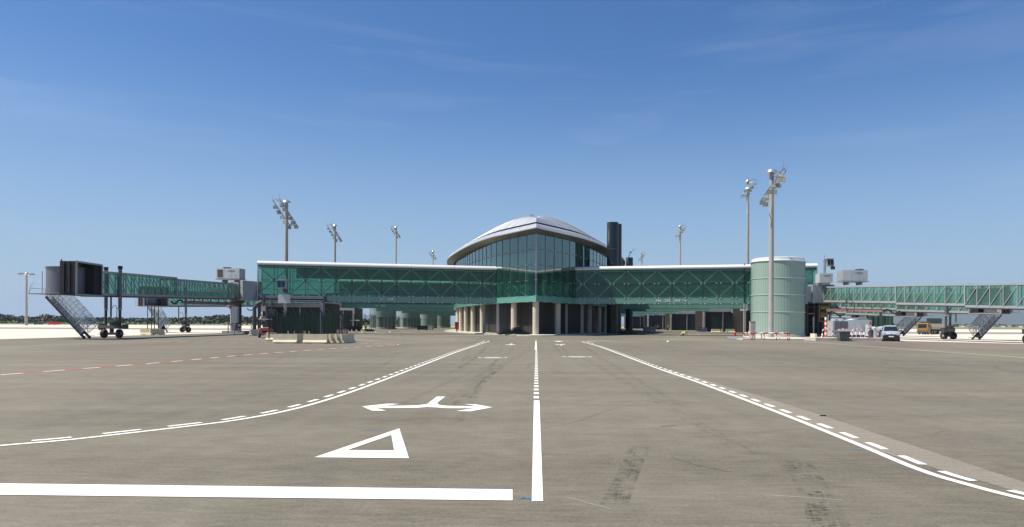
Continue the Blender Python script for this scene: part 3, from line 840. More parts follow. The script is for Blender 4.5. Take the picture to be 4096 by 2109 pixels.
# ================================================================ WALKWAYS (fingers)
ALP = math.atan(.238); CA, SA = math.cos(ALP), math.sin(ALP)
def walkway(s, x0, y0, n, L, label, full=True, numbers=None, t_open=None, npos=None, posts=()):
    root = thing('glazed_walkway', label, 'walkway', (s * x0, y0, 0), 0, 'elevated green glass walkways')
    P = lambda t, d, z: Vector((s * (CA * t + SA * d), -SA * t + CA * d, z))
    W = 4.2; st = L / n; T = [i * st for i in range(n + 1)]
    rot = math.atan2(-SA, s * CA)
    mb = MB(); prof = [(-.10, 10.72), (-.22, 10.80), (-.26, 10.98), (-.18, 11.16), (.02, 11.30), (.4, 11.37), (W - .4, 11.37), (W + .1, 11.2), (W + .2, 10.95), (W + .1, 10.72)]
    k = 0
    while k < n:
        t0 = T[k] + (.0 if k else -.3) + .012; k2 = min(n, k + 3); t1 = T[k2] - .012 + (.15 if k2 == n else 0)
        rows = [[P(t, d, z) for d, z in prof + [prof[0]]] for t in (t0, t1)]
        mb.grid(rows)
        mb.add([P(t1, d, z) for d, z in prof], [tuple(range(len(prof)))]); mb.add([P(t0, d, z) for d, z in prof], [tuple(range(len(prof)))])
        k = k2
    part('roof_cap', mb, M_['white'], root, smooth=True)
    mb = MB()
    def slab(mb, t0, t1, d0, d1, z0, z1):
        return mb.add([P(t, d, z) for t in (t0, t1) for d in (d0, d1) for z in (z0, z1)], [(0, 1, 3, 2), (4, 6, 7, 5), (0, 4, 5, 1), (2, 3, 7, 6), (0, 2, 6, 4), (1, 5, 7, 3)])
    slab(mb, -.3, L, .02, W - .02, 10.55, 10.715); part('ceiling', mb, M_['ceil'], root)
    mb = MB(); slab(mb, -.3, L, .1, W - .1, 5.2, 5.95)
    for i in range(n): slab(mb, T[i] - .06, T[i] + .06, 0.05, W - .05, 5.08, 5.2)
    part('floor_beam', mb, M_['under'], root)
    tf = L if t_open is None else t_open
    mb = MB(); i = 0
    for i in range(n):
        a, b = T[i] + .012, min(T[i + 1], tf) - .012
        if b <= a: break
        slab(mb, a, b, -.04, .06, 5.15, 6.06)
    fs = part('lower_band', mb, M_['fascia'], root)
    mb = MB(); slab(mb, 0, L, W - .06, W + .04, 5.15, 6.06); part('rear_band', mb, M_['fascia'], root)
    for i in range(n):
        mb = MB()
        for z0, z1 in ((6.1, 8.4), (8.4, 10.7)): mb.add([P(T[i], 0, z0), P(T[i + 1], 0, z0), P(T[i + 1], 0, z1), P(T[i], 0, z1)], [(0, 1, 2, 3)])
        part('glass_panel', mb, M_['glass'], root)
    mb = MB(); mb.add([P(0, W, 6.1), P(L, W, 6.1), P(L, W, 10.7), P(0, W, 10.7)], [(0, 1, 2, 3)])
    part('rear_glazing', mb, M_['glass'], root)
    mb = MB(); slab(mb, 0, L * (.86 if full else 1), W - .16, W - .1, 9.0, 10.55)
    part('upper_panel', mb, M_['dkpanel'], root)
    mb = MB()
    for t in T: mb.bar(P(t, -.02, 6.06), P(t, -.02, 10.72), .055); mb.bar(P(t, W, 6.06), P(t, W, 10.72), .06)
    for z in (6.08, 8.4): mb.bar(P(0, -.02, z), P(L, -.02, z), .05); mb.bar(P(0, W, z), P(L, W, z), .05)
    mb.bar(P(0, W - .2, 7.15), P(L, W - .2, 7.15), .05)
    part('glazing_grid', mb, M_['bar'], root)
    mb = MB()
    for d in (.14,):
        for z in (6.15, 10.5): mb.bar(P(0, d, z), P(L, d, z), .16)
        for i in range(n):
            lo, hi = (i, i + 1)
            if i % 2 == 0: mb.bar(P(T[i], d, 10.5), P(T[i + 1], d, 8.4), .15); mb.bar(P(T[i], d, 6.15), P(T[i + 1], d, 8.4), .15)
            else: mb.bar(P(T[i], d, 8.4), P(T[i + 1], d, 10.5), .15); mb.bar(P(T[i], d, 8.4), P(T[i + 1], d, 6.15), .15)
            if i % 2 == 0: mb.bar(P(T[i], d, 6.15), P(T[i], d, 10.5), .10)
    part('truss', mb, M_['truss'], root)
    if full:
        mb = MB()
        for i, t in enumerate(T):
            for e in (-.33, .33):
                if 0 < t + e < L:
                    for z in (6.09, 8.42, 5.13):
                        if z < 6 and t > tf: continue
                        mb.bar(P(t + e - .1, -.07, z), P(t + e + .1, -.07, z), .09, .09)
        part('clip_row', mb, M_['clip'], root)
    mb = MB()
    for t in (L,):
        for d in (0, W): mb.bar(P(t + .06, d, 5.0), P(t + .06, d, 11.0), .14)
    part('end_frame', mb, M_['band'], root)
    for (t, d, wd, z0, z1, mk) in posts:
        mb = MB(); mb.bar(P(t, d, z0), P(t, d, z1), wd); part('post', mb, M_[mk], root)
    if numbers:
        mb = MB(); tc_ = npos
        X = Vector((CA, -s * SA * 1.0, 0)) if s > 0 else Vector((CA, SA, 0))
        Mx = Matrix(((X.x, 0, X.y, 0), (X.y, 0, -X.x, 0), (0, 1, 0, 0), (0, 0, 0, 1)))
        c = P(tc_, -.075, 5.63)
        Mx = Matrix.Translation(c) @ Mx
        ws = numbers.split(); gap = 1.48
        for iw, wd in enumerate(ws):
            nb = MB(); text_mb(nb, wd, .66, Matrix.Translation(X * (iw - (len(ws) - 1) / 2) * gap) @ Mx, .01, .012)
            part('gate_number', nb, M_['txt'], fs)
        wid = 1.1 + gap * (len(ws) - 1)
        if s < 0: ax, dr = c - X * (wid / 2 + .8), -1
        else: ax, dr = c + X * (wid / 2 + .65), 1
        tip = ax + X * (dr * .3); tail = ax - X * (dr * .42)
        mb.bar(tail, tip, .03, .075); mb.bar(tip + X * (dr * .03), tip - X * (dr * .26) + Vector((0, 0, .26)), .03, .075); mb.bar(tip + X * (dr * .03), tip - X * (dr * .26) - Vector((0, 0, .26)), .03, .075)
        part('arrow', mb, M_['txt'], fs)
    return root

w1 = walkway(-1, 6.62, 117.0, 16, 37.4, 'nearest elevated green glass walkway on the left, marked 248', True, '248', t_open=27.2,
             npos=17.3, posts=((-.28, .1, .42, .15, 5.3, 'post'), (-.28, -.05, .18, 5.3, 10.8, 'band'), (1.5, 3.4, .42, .15, 5.1, 'post')))
w2 = walkway(1, 5.4, 117.2, 16, 39.0, 'nearest elevated green glass walkway on the right, marked 246 245 244', True, '246 245  244',
             npos=16.4, posts=((-.28, .1, .42, .15, 5.3, 'post'), (-.28, -.05, .18, 5.3, 10.8, 'band'), (1.8, 3.4, .5, .15, 5.1, 'post'), (28.3, -.12, .10, 5.2, 11.5, 'bar'), (28.3, -.12, .16, 0, 5.2, 'post')))
# further walkways up the pier, seen under the first
for s, ys, names in ((-1, (160, 196, 233, 267, 301), ('second elevated green glass walkway on the left, marked 250', 'third elevated green glass walkway on the left, seen under the one marked 250', 'fourth green glass walkway back on the left, only its lower band showing', 'fifth green glass walkway back on the left, only a thin band showing', 'farthest green glass walkway on the left')),
                     (1, (150, 180, 222, 263, 300), ('second elevated green glass walkway on the right, its band partly in shadow', 'third elevated green glass walkway on the right, seen under the second', 'fourth green glass walkway back on the right, only its lower band showing', 'fifth green glass walkway back on the right, only a thin band showing', 'farthest green glass walkway on the right'))):
    proto = None
    for k, (y, nm) in enumerate(zip(ys, names)):
        x0 = 17.0
        if k == 0:
            walkway(s, x0, y, 10, 27.0, nm, False, '250' if s < 0 else None, npos=17.5)
        elif k == 1:
            proto = walkway(s, x0, y, 10, 27.0, nm, False)
        else:
            dup(proto, (s * x0, y, 0), label=nm)

# stair towers (round, channel glass)
def stair_tower(p, label, group=None):
    t = thing('stair_tower', label, 'tower', p, 0, 'round stair towers beside the walkways')
    r = 3.70
    mb = MB(); mb.lathe((0, 0, 0), [(r, .45), (r, 10.75)], 64); gl = part('glass_wall', mb, M_['drum'], t, smooth=True)
    mb = MB()
    for k in range(64):
        a = 2 * math.pi * k / 64; x, y = math.cos(a) * (r + .01), math.sin(a) * (r + .01)
        mb.box((x, y, 5.6), (.02, .02, 10.3), Matrix.Rotation(a, 3, 'Z'))
    part('rib', mb, M_['fascia2'], gl)
    mb = MB(); mb.lathe((0, 0, 0), [(r - .5, .3), (r - .5, 10.7)], 32)
    for k in range(20): 
        a = k * .5; z = .5 + k * .5; mb.box((math.cos(a) * 1.6, math.sin(a) * 1.6, z), (2.4, .5, .12), Matrix.Rotation(a, 3, 'Z'))
    part('inner_wall', mb, M_['drumin'], t)
    mb = MB()
    for z in (3.55, 5.95, 8.3):
        mb.lathe((0, 0, z), [(r, 0), (r + .06, .01), (r + .06, .10), (r, .11)], 64)
    part('ring_band', mb, M_['band'], t, smooth=True)
    mb = MB(); mb.lathe((0, 0, 0), [(r + .02, 10.7), (r + .12, 10.74), (r + .12, 10.8), (r - .05, 10.86), (r - .07, 11.22), (r - .3, 11.3), (0, 11.33)], 64)
    part('cap', mb, M_['white'], t, smooth=True)
    mb = MB(); mb.lathe((0, 0, 0), [(r + .08, 0), (r + .08, .42), (r, .46)], 64)
    part('plinth', mb, M_['kerb'], t, smooth=True)
    return t
d0 = stair_tower((34.75, 100.6, 0), 'round stair tower of ribbed green glass with a white cap, behind the tall mast')
for k, (px, Y) in enumerate(((1531, 205), (1636, 240), (1711, 276), (1768, 308))):
    x = (px - PX) * Y / F
    dup(d0, (x, Y, 0), label=('round green glass stair tower farther back, first visible under the walkway marked 250', 'round green glass stair tower, second in the row under the left walkways', 'round green glass stair tower, third in the row under the left walkways', 'round green glass stair tower, fourth and farthest in the row on the left')[k])

# service rooms under the outer ends of the walkways
def service_room(x0, x1, Y, label, depth=9, div=.6, z1=5.05, lamp=True):
    z1 = z1 if z1 < 5 else 5.9
    t = thing('service_room', label, 'building', ((x0 + x1) / 2, Y, 0), 0, 'dark service rooms with roller doors')
    w_ = x1 - x0; h = w_ / 2
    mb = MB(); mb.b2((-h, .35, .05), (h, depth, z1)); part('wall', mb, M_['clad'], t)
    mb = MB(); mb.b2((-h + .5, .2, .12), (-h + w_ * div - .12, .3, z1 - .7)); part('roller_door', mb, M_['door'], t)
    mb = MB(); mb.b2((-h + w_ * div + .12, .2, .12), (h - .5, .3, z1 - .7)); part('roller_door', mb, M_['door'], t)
    mb = MB()
    for x in (-h + .25, h - .25): mb.box((x, .02, z1 / 2), (.5, .5, z1))
    mb.box((-h + w_ * div, .12, (z1 - .7) / 2), (.18, .2, z1 - .7)); mb.b2((-h + .5, -.05, z1 - .7), (h - .5, .25, z1 - .05))
    fr = part('door_frame', mb, M_['frame'], t)
    if lamp:
        mb = MB(); mb.cyl((-h + .2, -.4, z1 * .72), (-h + .2, -.2, z1 * .72), .16, .1, 10); mb.cyl((h - .9, -.3, z1 * .8), (h - .9, -.05, z1 * .8), .1, n=8)
        part('wall_lamp', mb, M_['wpaint'], fr)
    return t
for x0, x1, Y, lb in ((44.2, 53.0, 185, 'dark service room with roller doors, nearest one seen under the right walkways'), (43.0, 52.0, 224, 'dark service room with roller doors, second back under the right walkways'),
                      (41.0, 50.5, 257, 'dark service room with roller doors, third back under the right walkways'), (38.5, 48, 296, 'dark service room with roller doors, farthest back on the right')):
    service_room(x0, x1, Y, lb)
service_room(47.5, 53, 160, 'dark service room cut off by the round green stair tower', lamp=False)
service_room(-42.8, -33.4, 110.2, 'dark open service bay beneath the outer end of the walkway marked 248', lamp=False, z1=4.9)
for x0, x1, Y, lb in ((-57, -49.2, 190, 'dark service room left of the first distant green stair tower'), (-52.5, -47.5, 226, 'dark service room between the first and second distant stair towers'), (-50, -46, 262, 'dark service room between the second and third distant stair towers'), (-47, -43, 294, 'dark service room beside the farthest stair tower on the left')):
    service_room(x0, x1, Y, lb, lamp=False)
mb = MB()
p0 = at(1033, 1205, 108.2); p1 = at(1296, 1205, 110.0)
t = thing('steel_frame', 'dark steel frame under the left end of the walkway marked 248', 'frame', (p0.x, 108, 0))
mb = MB(); mb.bar((p0.x, 108.0, 5.75), (p1.x, 110.2, 5.75), .3, .45); mb.bar((p0.x, 108.0, 5.2), (p1.x, 110.2, 5.2), .3, .2)
part('beam', mb, M_['frame'], t, world=True)
for xx, yy in ((p0.x + .2, 108.0), (p1.x, 110.1), (p0.x + 1.0, 107.9)):
    mb = MB(); mb.bar((xx, yy, 0), (xx, yy, 5.9), .3); part('post', mb, M_['bdark'], t, world=True)

# ================================================================ JET BRIDGES
def stripes_mat(name, a, b_, scale=3.0, skew=1.0):
    m = bpy.data.materials.new(name); m.use_nodes = True; t = m.node_tree; b = t.nodes['Principled BSDF']
    b.inputs['Roughness'].default_value = .6
    tcn = t.nodes.new('ShaderNodeTexCoord'); sp = t.nodes.new('ShaderNodeSeparateXYZ')
    t.links.new(tcn.outputs['Object'], sp.inputs[0])
    ad = t.nodes.new('ShaderNodeMath'); ad.operation = 'MULTIPLY_ADD'; ad.inputs[1].default_value = skew
    t.links.new(sp.outputs['Z'], ad.inputs[0]); t.links.new(sp.outputs['X'], ad.inputs[2])
    ml = t.nodes.new('ShaderNodeMath'); ml.operation = 'MULTIPLY'; ml.inputs[1].default_value = scale
    t.links.new(ad.outputs[0], ml.inputs[0])
    fr = t.nodes.new('ShaderNodeMath'); fr.operation = 'FRACT'; t.links.new(ml.outputs[0], fr.inputs[0])
    gt = t.nodes.new('ShaderNodeMath'); gt.operation = 'GREATER_THAN'; gt.inputs[1].default_value = .5; t.links.new(fr.outputs[0], gt.inputs[0])
    mx = t.nodes.new('ShaderNodeMix'); mx.data_type = 'RGBA'
    mx.inputs['A'].default_value = (*a, 1); mx.inputs['B'].default_value = (*b_, 1)
    t.links.new(gt.outputs[0], mx.inputs['Factor']); t.links.new(mx.outputs['Result'], b.inputs['Base Color'])
    return m
M_['hazard'] = stripes_mat('red_cable_chain', (0.30, 0.07, 0.06), (0.24, 0.20, 0.18), 2.4, -1.4)

def jet_bridge(loc, rz, m, label, secs, z0, slope, NX=38.0, finger=(3.0, 4.2), group='passenger boarding bridges'):
    root = thing('boarding_bridge', label, 'boarding bridge', (loc[0], loc[1], 0), rz, group)
    V = lambda t, y, z: Vector((t, y * m, z))
    zf = lambda t: z0 - slope * t
    def bx(mb, t0, t1, y0, y1, za, zb, dz0=None):
        """box following the slope"""
        vs = [V(t, y, zf(t) + z) for t in (t0, t1) for y in (y0, y1) for z in (za, zb)]   # zf is the current section's
        return mb.add(vs, [(0, 1, 3, 2), (4, 6, 7, 5), (0, 4, 5, 1), (2, 3, 7, 6), (0, 2, 6, 4), (1, 5, 7, 3)])
    zbase = zf
    for k, (t0, t1, h, hw, dzs) in enumerate(secs):
        zf = lambda t, dzs=dzs: zbase(t) + dzs
        mb = MB()
        bx(mb, t0, t1, -hw, hw, h - .2, h); bx(mb, t0, t1, -hw, hw, 0, .26)
        tn = part('tunnel_section', mb, M_['bgrey'], root)
        mb = MB(); bx(mb, t0, t1, -hw * .8, hw * .8, -.14, -.01); bx(mb, t0, t1, hw - .1, hw + .02, -.10, .0); part('under_beam', mb, M_['bdark'], tn)
        n = max(3, round((t1 - t0) / 1.62)); st = (t1 - t0) / n
        for sd in (1, -1):
            mb = MB()
            for i in range(n + 1):
                t = t0 + i * st; wd = .17 if i in (0, n) else .09
                mb.bar(V(t, sd * hw, zf(t) + .2), V(t, sd * hw, zf(t) + h - .15), .1, wd, up=(1, 0, 0))
                if i < n and (sd > 0 or m > 0): mb.bar(V(t, sd * hw, zf(t) + .27), V(t + st, sd * hw, zf(t + st) + h - .24), .07)
            part('side_lattice', mb, M_['bgrey'], tn)
            mb = MB(); mb.add([V(t0, sd * (hw - .06), zf(t0) + .26), V(t1, sd * (hw - .06), zf(t1) + .26), V(t1, sd * (hw - .06), zf(t1) + h - .2), V(t0, sd * (hw - .06), zf(t0) + h - .2)], [(0, 1, 2, 3)])
            part('glass_panel', mb, M_['glass_b'], tn)
    zf = lambda t: zbase(t) + secs[-1][4]
    # rotunda with folding curtain walls
    h0 = secs[0][2]
    mb = MB(); mb.lathe((0, 0, 0), [(0, z0 - .25), (1.55, z0 - .25), (1.55, z0), (1.5, z0 + .02), (1.5, z0 + h0 + .1), (1.6, z0 + h0 + .12), (1.6, z0 + h0 + .25), (0, z0 + h0 + .3)], 36)
    rt = part('rotunda', mb, M_['bgrey'], root, smooth=True)
    mb = MB()
    for k in range(22):
        a = math.pi * 2 * k / 22; mb.cyl((math.cos(a) * 1.5, math.sin(a) * 1.5, z0), (math.cos(a) * 1.5, math.sin(a) * 1.5, z0 + h0 + .1), .035, n=6)
    part('slat_joint', mb, M_['bdark'], rt)
    ang = math.atan2(finger[1], finger[0])
    Ml = Matrix.Rotation(ang * m, 4, 'Z')
    mb = MB()
    for (a, b_, ww, e) in ((.9, 2.0, 1.35, .0), (2.0, 2.5, 1.5, .12), (2.5, 3.3, 1.25, -.1), (3.3, 3.9, 1.62, .22)):
        mb.b2((a, -ww, z0 - .12 - e), (b_, ww, z0 + h0 + .1 + e))
    part('corridor', mb.xf(Ml), M_['bgrey'], root)
    mb = MB(); mb.lathe((0, 0, 0), [(.62, .45), (.62, z0 - .9), (1.1, z0 - .5), (1.1, z0 - .25)], 24)
    cl = part('rotunda_column', mb, M_['bdark'], root, smooth=True)
    mb = MB(); mb.tube([(.95, -.5 * m, .45), (.95, -.5 * m, z0 - 2.2), (1.1, -.5 * m, z0 - 1.6), (1.6, -.5 * m, z0 - 1.25), (2.4, -.5 * m, z0 - 1.2)], .22, 10)
    part('air_duct', mb, M_['bgrey'], root, smooth=True)
    mb = MB(); mb.b2((-1.9, -1.6, 0), (1.9, 1.9, .45)); part('plinth', mb, M_['kerb'], root)
    # cable carrier under the tunnel
    mb = MB(); a, b_ = V(1.2, .25, zf(1.2) - .85), V(secs[0][1] - 3, .25, zf(secs[0][1]) - .62)
    mb.bar(a, b_, .5, .09); mb.bar(a + Vector((0, .5 * m, .22)), b_ + Vector((0, .5 * m, .22)), .08, .12)
    for k in range(7):
        p = a.lerp(b_, (k + .5) / 7); mb.bar(p, p + Vector((0, 0, .75)), .07)
    part('cable_tray', mb, M_['bdark'], root)
    mb = MB(); mb.bar(a + Vector((0, .5 * m, .02)), b_ + Vector((0, .5 * m, .02)), .06, .26); part('cable_chain', mb, M_['hazard'], root)
    mb = MB(); c = V(secs[0][1] - 3.5, .3, zf(18) - .5)
    mb.tube([c + Vector((k * .38, 0, .28 * math.sin(k * .8) - .12)) for k in range(9)], .10, 8)
    part('hanging_cable', mb, M_['black'], root, smooth=True)
    # lift columns, carriage, wheels
    TN, TF = NX - 3.3, NX - 4.9
    for t, y in ((TN, secs[-1][3] + .26), (TF, -secs[-1][3] - .05)):
        zt = 7.75 if m > 0 else 6.8
        mb = MB(); mb.cyl(V(t, y, 3.1), V(t, y, zt), .185, n=20); lc = part('lift_column', mb, M_['cabin'], root, smooth=True)
        mb = MB(); mb.cyl(V(t, y, 1.0), V(t, y, 3.15), .145, n=18); part('inner_tube', mb, M_['bdark'], lc, smooth=True)
        mb = MB(); mb.cyl(V(t, y, zt - .32), V(t, y, zt + .02), .235, n=20); part('cap', mb, M_['black'], lc, smooth=True)
        mb = MB(); mb.cyl(V(t, y, 3.05), V(t, y, 3.2), .21, n=20); part('collar', mb, M_['bgrey'], lc, smooth=True)
    tc_ = (TN + TF) / 2
    mb = MB(); mb.bar(V(TF, -1.75, 1.22), V(TN, 1.95, 1.22), .55, .34); mb.bar(V(tc_, .0, .42), V(tc_, .0, 1.1), .3)
    mb.bar(V(tc_ - .05, -.85, .47), V(tc_ + .05, .85, .47), .34, .26)
    mb.b2(V(TN - .3, .4, 1.35), V(TN + .3, 1.3, 1.75)); mb.b2(V(TN - .25, 1.7, 1.0), V(TN + .3, 2.1, 1.5)); mb.box(V(TF, -1.5, 1.2), (.5, .5, .7))
    mb.bar(V(tc_ - .1, -1.5, .42), V(tc_ + .1, 1.5, .42), .05)
    cr_ = part('wheel_carriage', mb, M_['bdark'], root)
    for y in (-.82, .82):
        mb = MB()
        prof = [(.18, -.21), (.42, -.21), (.475, -.15), (.475, .15), (.42, .21), (.18, .21)]
        mb.lathe((0, 0, 0), prof, 26)
        Mw = Matrix.Translation(V(tc_ , y, .475)) @ Matrix.Rotation(R(90), 4, 'X') @ Matrix.Rotation(0, 4, 'Z')
        mb.xf(Mw)
        wl = part('wheel', mb, M_['black'], cr_, smooth=True)
        mb = MB(); mb.cyl(V(tc_, y - .18, .475), V(tc_, y + .18, .475), .19, n=14); part('rim', mb, M_['bgrey'], wl)
    # cabin at the aircraft end
    zc = zf(NX); cz = zc + .12
    mb = MB(); mb.lathe((0, 0, 0), [(0, cz - .05), (1.72, cz - .05), (1.72, cz), (1.66, cz + .02), (1.66, cz + 2.5), (1.75, cz + 2.52), (1.75, cz + 2.6), (0, cz + 2.66)], 40)
    for v in mb.v: v.x += NX + 1.7; v.y += -1.25 * m
    cb = part('cabin', mb, M_['cabin'], root, smooth=True)
    mb = MB(); bx(mb, NX - .1, NX + 3.0, -1.2, .08, .12, 2.68); part('cabin_body', mb, M_['bgrey'], root)
    mb = MB(); mb.b2(V(NX + 3.0, -.45, cz + 1.3), V(NX + 3.44, -.05, cz + 2.0)); part('window', mb, M_['wind'], cb)
    # folding hood, open towards the aircraft side
    hz0, hz1 = zc - .12, zc + 3.18; X0, X1 = NX - .1, NX + 4.1; Y0, Y1 = -.3, 1.28
    mb = MB()
    mb.b2(V(X0, Y0, hz1 - .12), V(X1, Y1, hz1)); mb.b2(V(X0, Y0, hz0), V(X1, Y1, hz0 + .22))
    for k in range(6):
        y = Y0 + k * .27; mb.b2(V(X1 - .16, y, hz0 + .22), V(X1 + .10 * (k % 2), y + .2, hz1 - .12)); mb.b2(V(X0 - .08 * (k % 2), y, hz0 + .22), V(X0 + .16, y + .2, hz1 - .12))
    for k in range(6):
        x = X0 + .2 + k * .16; mb.b2(V(x, Y0 + .5, hz0 + .22), V(x + .1, Y1 - .15, hz1 - .12))
    hd = part('folding_hood', mb, M_['bell'], root)
    mb = MB(); mb.b2(V(X1 - .12, Y1, hz0), V(X1 + .1, Y1 + .07, hz1 + .04)); mb.b2(V(X0 - .06, Y1, hz0), V(X0 + .12, Y1 + .07, hz1)); mb.b2(V(X0 + .12, Y1, hz1 - .14), V(X1 - .12, Y1 + .07, hz1 + .03)); mb.b2(V(X0 + .12, Y1, hz0), V(X1 - .12, Y1 + .07, hz0 + .14))
    part('hood_frame', mb, M_['galv'], hd)
    mb = MB(); mb.b2(V(X0 + .2, Y0 + .02, hz0 + .22), V(X1 - .16, Y0 + .1, hz1 - .12)); iw = part('inner_wall', mb, M_['bgrey'], hd)
    mb = MB(); mb.b2(V(X1 - 1.35, Y0 + .12, hz0 + .4), V(X1 - .5, Y0 + .16, hz0 + 2.5)); part('window', mb, M_['glass_b'], iw)
    mb = MB(); mb.b2(V(X0 + 1.7, Y0 + .12, hz0 + 1.3), V(X0 + 2.4, Y0 + .16, hz0 + 2.1)); part('window', mb, M_['wind'], iw)
    mb = MB()
    for z in (.4, 1.0, 1.7, 2.45): mb.b2(V(X1 - 1.37, Y0 + .17, hz0 + z), V(X1 - .48, Y0 + .2, hz0 + z + .06))
    for x in (1.37, .95, .54): mb.b2(V(X1 - x, Y0 + .17, hz0 + .4), V(X1 - x + .06, Y0 + .2, hz0 + 2.5))
    part('door_frame', mb, M_['wpaint'], iw)
    mb = MB(); mb.lathe(V(X1 - .1, Y0 + .1, 0), [(.06, hz1), (.07, hz1 + .05), (.06, hz1 + .16), (0, hz1 + .2)], 10); part('beacon', mb, M_['red'], hd)
    # service platform with hoop rails beside the cabin
    mb = MB(); mb.b2(V(NX - .3, -4.6, cz - .12), V(NX + 2.2, -3.0, cz)); pf = part('platform', mb, M_['galv'], root)
    mb = MB()
    for x in (NX - .2, NX + 2.1):
        mb.tube([V(x, -4.55, cz), V(x, -4.5, cz + .55), V(x, -4.25, cz + .98), V(x, -3.9, cz + 1.1), V(x, -3.3, cz + 1.1)], .028, 6)
    mb.tube([V(NX - .2, -4.52, cz + .5), V(NX + 2.1, -4.52, cz + .5)], .025, 6); mb.bar(V(NX + 2.1, -3.3, cz), V(NX + 2.1, -3.3, cz + 2.2), .05); mb.bar(V(NX + 1.2, -3.35, cz), V(NX + 1.2, -3.35, cz + 2.2), .05)
    part('guard_rail', mb, M_['galv'], pf)
    # stairs
    sx0, sx1 = NX - 1.1, NX - .15
    A, B = (-4.45, cz - .25), (-.55, .12)
    pt = lambda x, u, dz=0.0, dy=0.0: V(x, A[0] + (B[0] - A[0]) * u + dy, A[1] + (B[1] - A[1]) * u + dz)
    mb = MB()
    for x in (sx0, sx1): mb.bar(pt(x, 0), pt(x, 1), .05, .26)
    stp = part('stair', mb, M_['bdark'], root)
    mb = MB()
    for k in range(19):
        u = (k + .5) / 19; mb.box(pt((sx0 + sx1) / 2, u, .05), (sx1 - sx0 - .06, .26, .035))
    part('tread', mb, M_['galv'], stp)
    mb = MB()   # closed underside trough
    rows = []
    for u in (0.0, .86):
        rows.append([pt((sx0 + sx1) / 2 + math.cos(a) * .52, u, -.14 - math.sin(a) * .16) for a in [math.pi * k / 8 for k in range(9)]])
    mb.grid(rows); part('underside', mb, M_['bdark'], stp)
    mb = MB()
    for x in (sx0, sx1):
        for dz in (.55, 1.05): mb.tube([pt(x, -.02, dz), pt(x, .98, dz)], .022, 6)
        for k in range(9):
            u = (k + .5) / 9; mb.bar(pt(x, u, .1), pt(x, u, 1.05), .03)
    part('handrail', mb, M_['galv'], stp)
    mb = MB()
    slope_n = Vector((0, (A[1] - B[1]) * m, abs(B[0] - A[0]))).normalized()
    cx = (sx0 + sx1) / 2
    hoop = lambda u: [pt(cx, u) + Vector((math.cos(a) * .62, 0, 0)) + slope_n * (1.15 + math.sin(a) * .8) for a in [math.pi * k / 12 for k in range(13)]]
    side = lambda u: [pt(cx, u) + Vector((.62, 0, 0)) + slope_n * .15] + hoop(u) + [pt(cx, u) + Vector((-.62, 0, 0)) + slope_n * .15]
    mb.grid([side(u) for u in (0.05, .3, .6, .93)]); part('clear_cover', mb, M_['clear'], stp, smooth=True)
    mb = MB()
    for k in range(6): mb.tube(side(.06 + k * .17), .03, 6)
    for kk in (1, 7, 13): mb.tube([side(.05)[kk], side(.93)[kk]], .022, 6)
    part('cover_hoop', mb, M_['band'], stp)
    mb = MB()
    for x in (sx0, sx1): mb = MB(); mb.cyl(V(x - .04, B[0], .14), V(x + .04, B[0], .14), .14, n=14); part('castor', mb, M_['black'], stp)
    mb = MB()
    mb.bar(V(sx0 - .3, B[0] - .5, .28), V(sx0 - .3, B[0] + .3, .28), .05); mb.bar(V(sx1 + .2, B[0] - .4, .28), V(sx1 + .2, B[0] + .3, .28), .05)
    part('foot_bar', mb, M_['black'], stp)
    # pole guard and hanging hose near the lift
    mb = MB(); mb.tube([V(NX - 2.2, 1.0, zc + .1), V(NX - 2.2, 1.0, 2.2)], .09, 8)
    mb.tube([V(NX - 2.6, .9, 3.2), V(NX - 2.65, 1.0, 3.5), V(NX - 2.75, 1.15, 3.55), V(NX - 2.85, 1.25, 3.2), V(NX - 2.9, 1.2, 1.4)], .035, 6)
    part('hose', mb, M_['bdark'], root)
    return root

LB_secs = ((1.3, 22.0, 2.36, .92, 0), (21.6, 38.0, 2.55, 1.06, 0))
def aim(R_, N_):
    d = Vector(N_) - Vector(R_); return math.atan2(d.y, d.x)
b1 = jet_bridge((-46.9, 110), aim((-46.9, 110), (-46.0, 72)), 1, 'nearest boarding bridge on the left, dark folding hood above a covered stair', LB_secs, 5.45, .026)
dup(b1, (-44.5, 152, 0), aim((-44.5, 152), (-62.5, 120.6)), 'second boarding bridge on the left, partly hidden behind the nearest one')
RB_secs = ((1.3, 16.5, 2.28, .92, 0), (16.2, 27.3, 2.47, 1.04, -.16), (27.0, 38.5, 2.60, 1.16, -.33))
r1 = jet_bridge((42.9, 104.5), aim((42.9, 104.5), (50.5, 71)), -1, 'nearest boarding bridge on the right, running out of the picture behind the parked van', RB_secs, 5.25, .040, NX=38.5, finger=(-.4, 3.9))
dup(r1, (43.4, 125.2, 0), aim((43.8, 124), (54.7, 92.6)), 'second boarding bridge on the right, its wheels and covered stair beside the flatbed lorry')
dup(r1, (49.5, 154.8, 0), aim((50, 153.4), (60.65, 122)), 'third boarding bridge on the right, covered stair ending just right of the van')
dup(r1, (55.6, 183, 0), aim((56, 181.5), (65.7, 150)), 'farthest boarding bridge on the right, its stair showing above the grey air-handling unit')

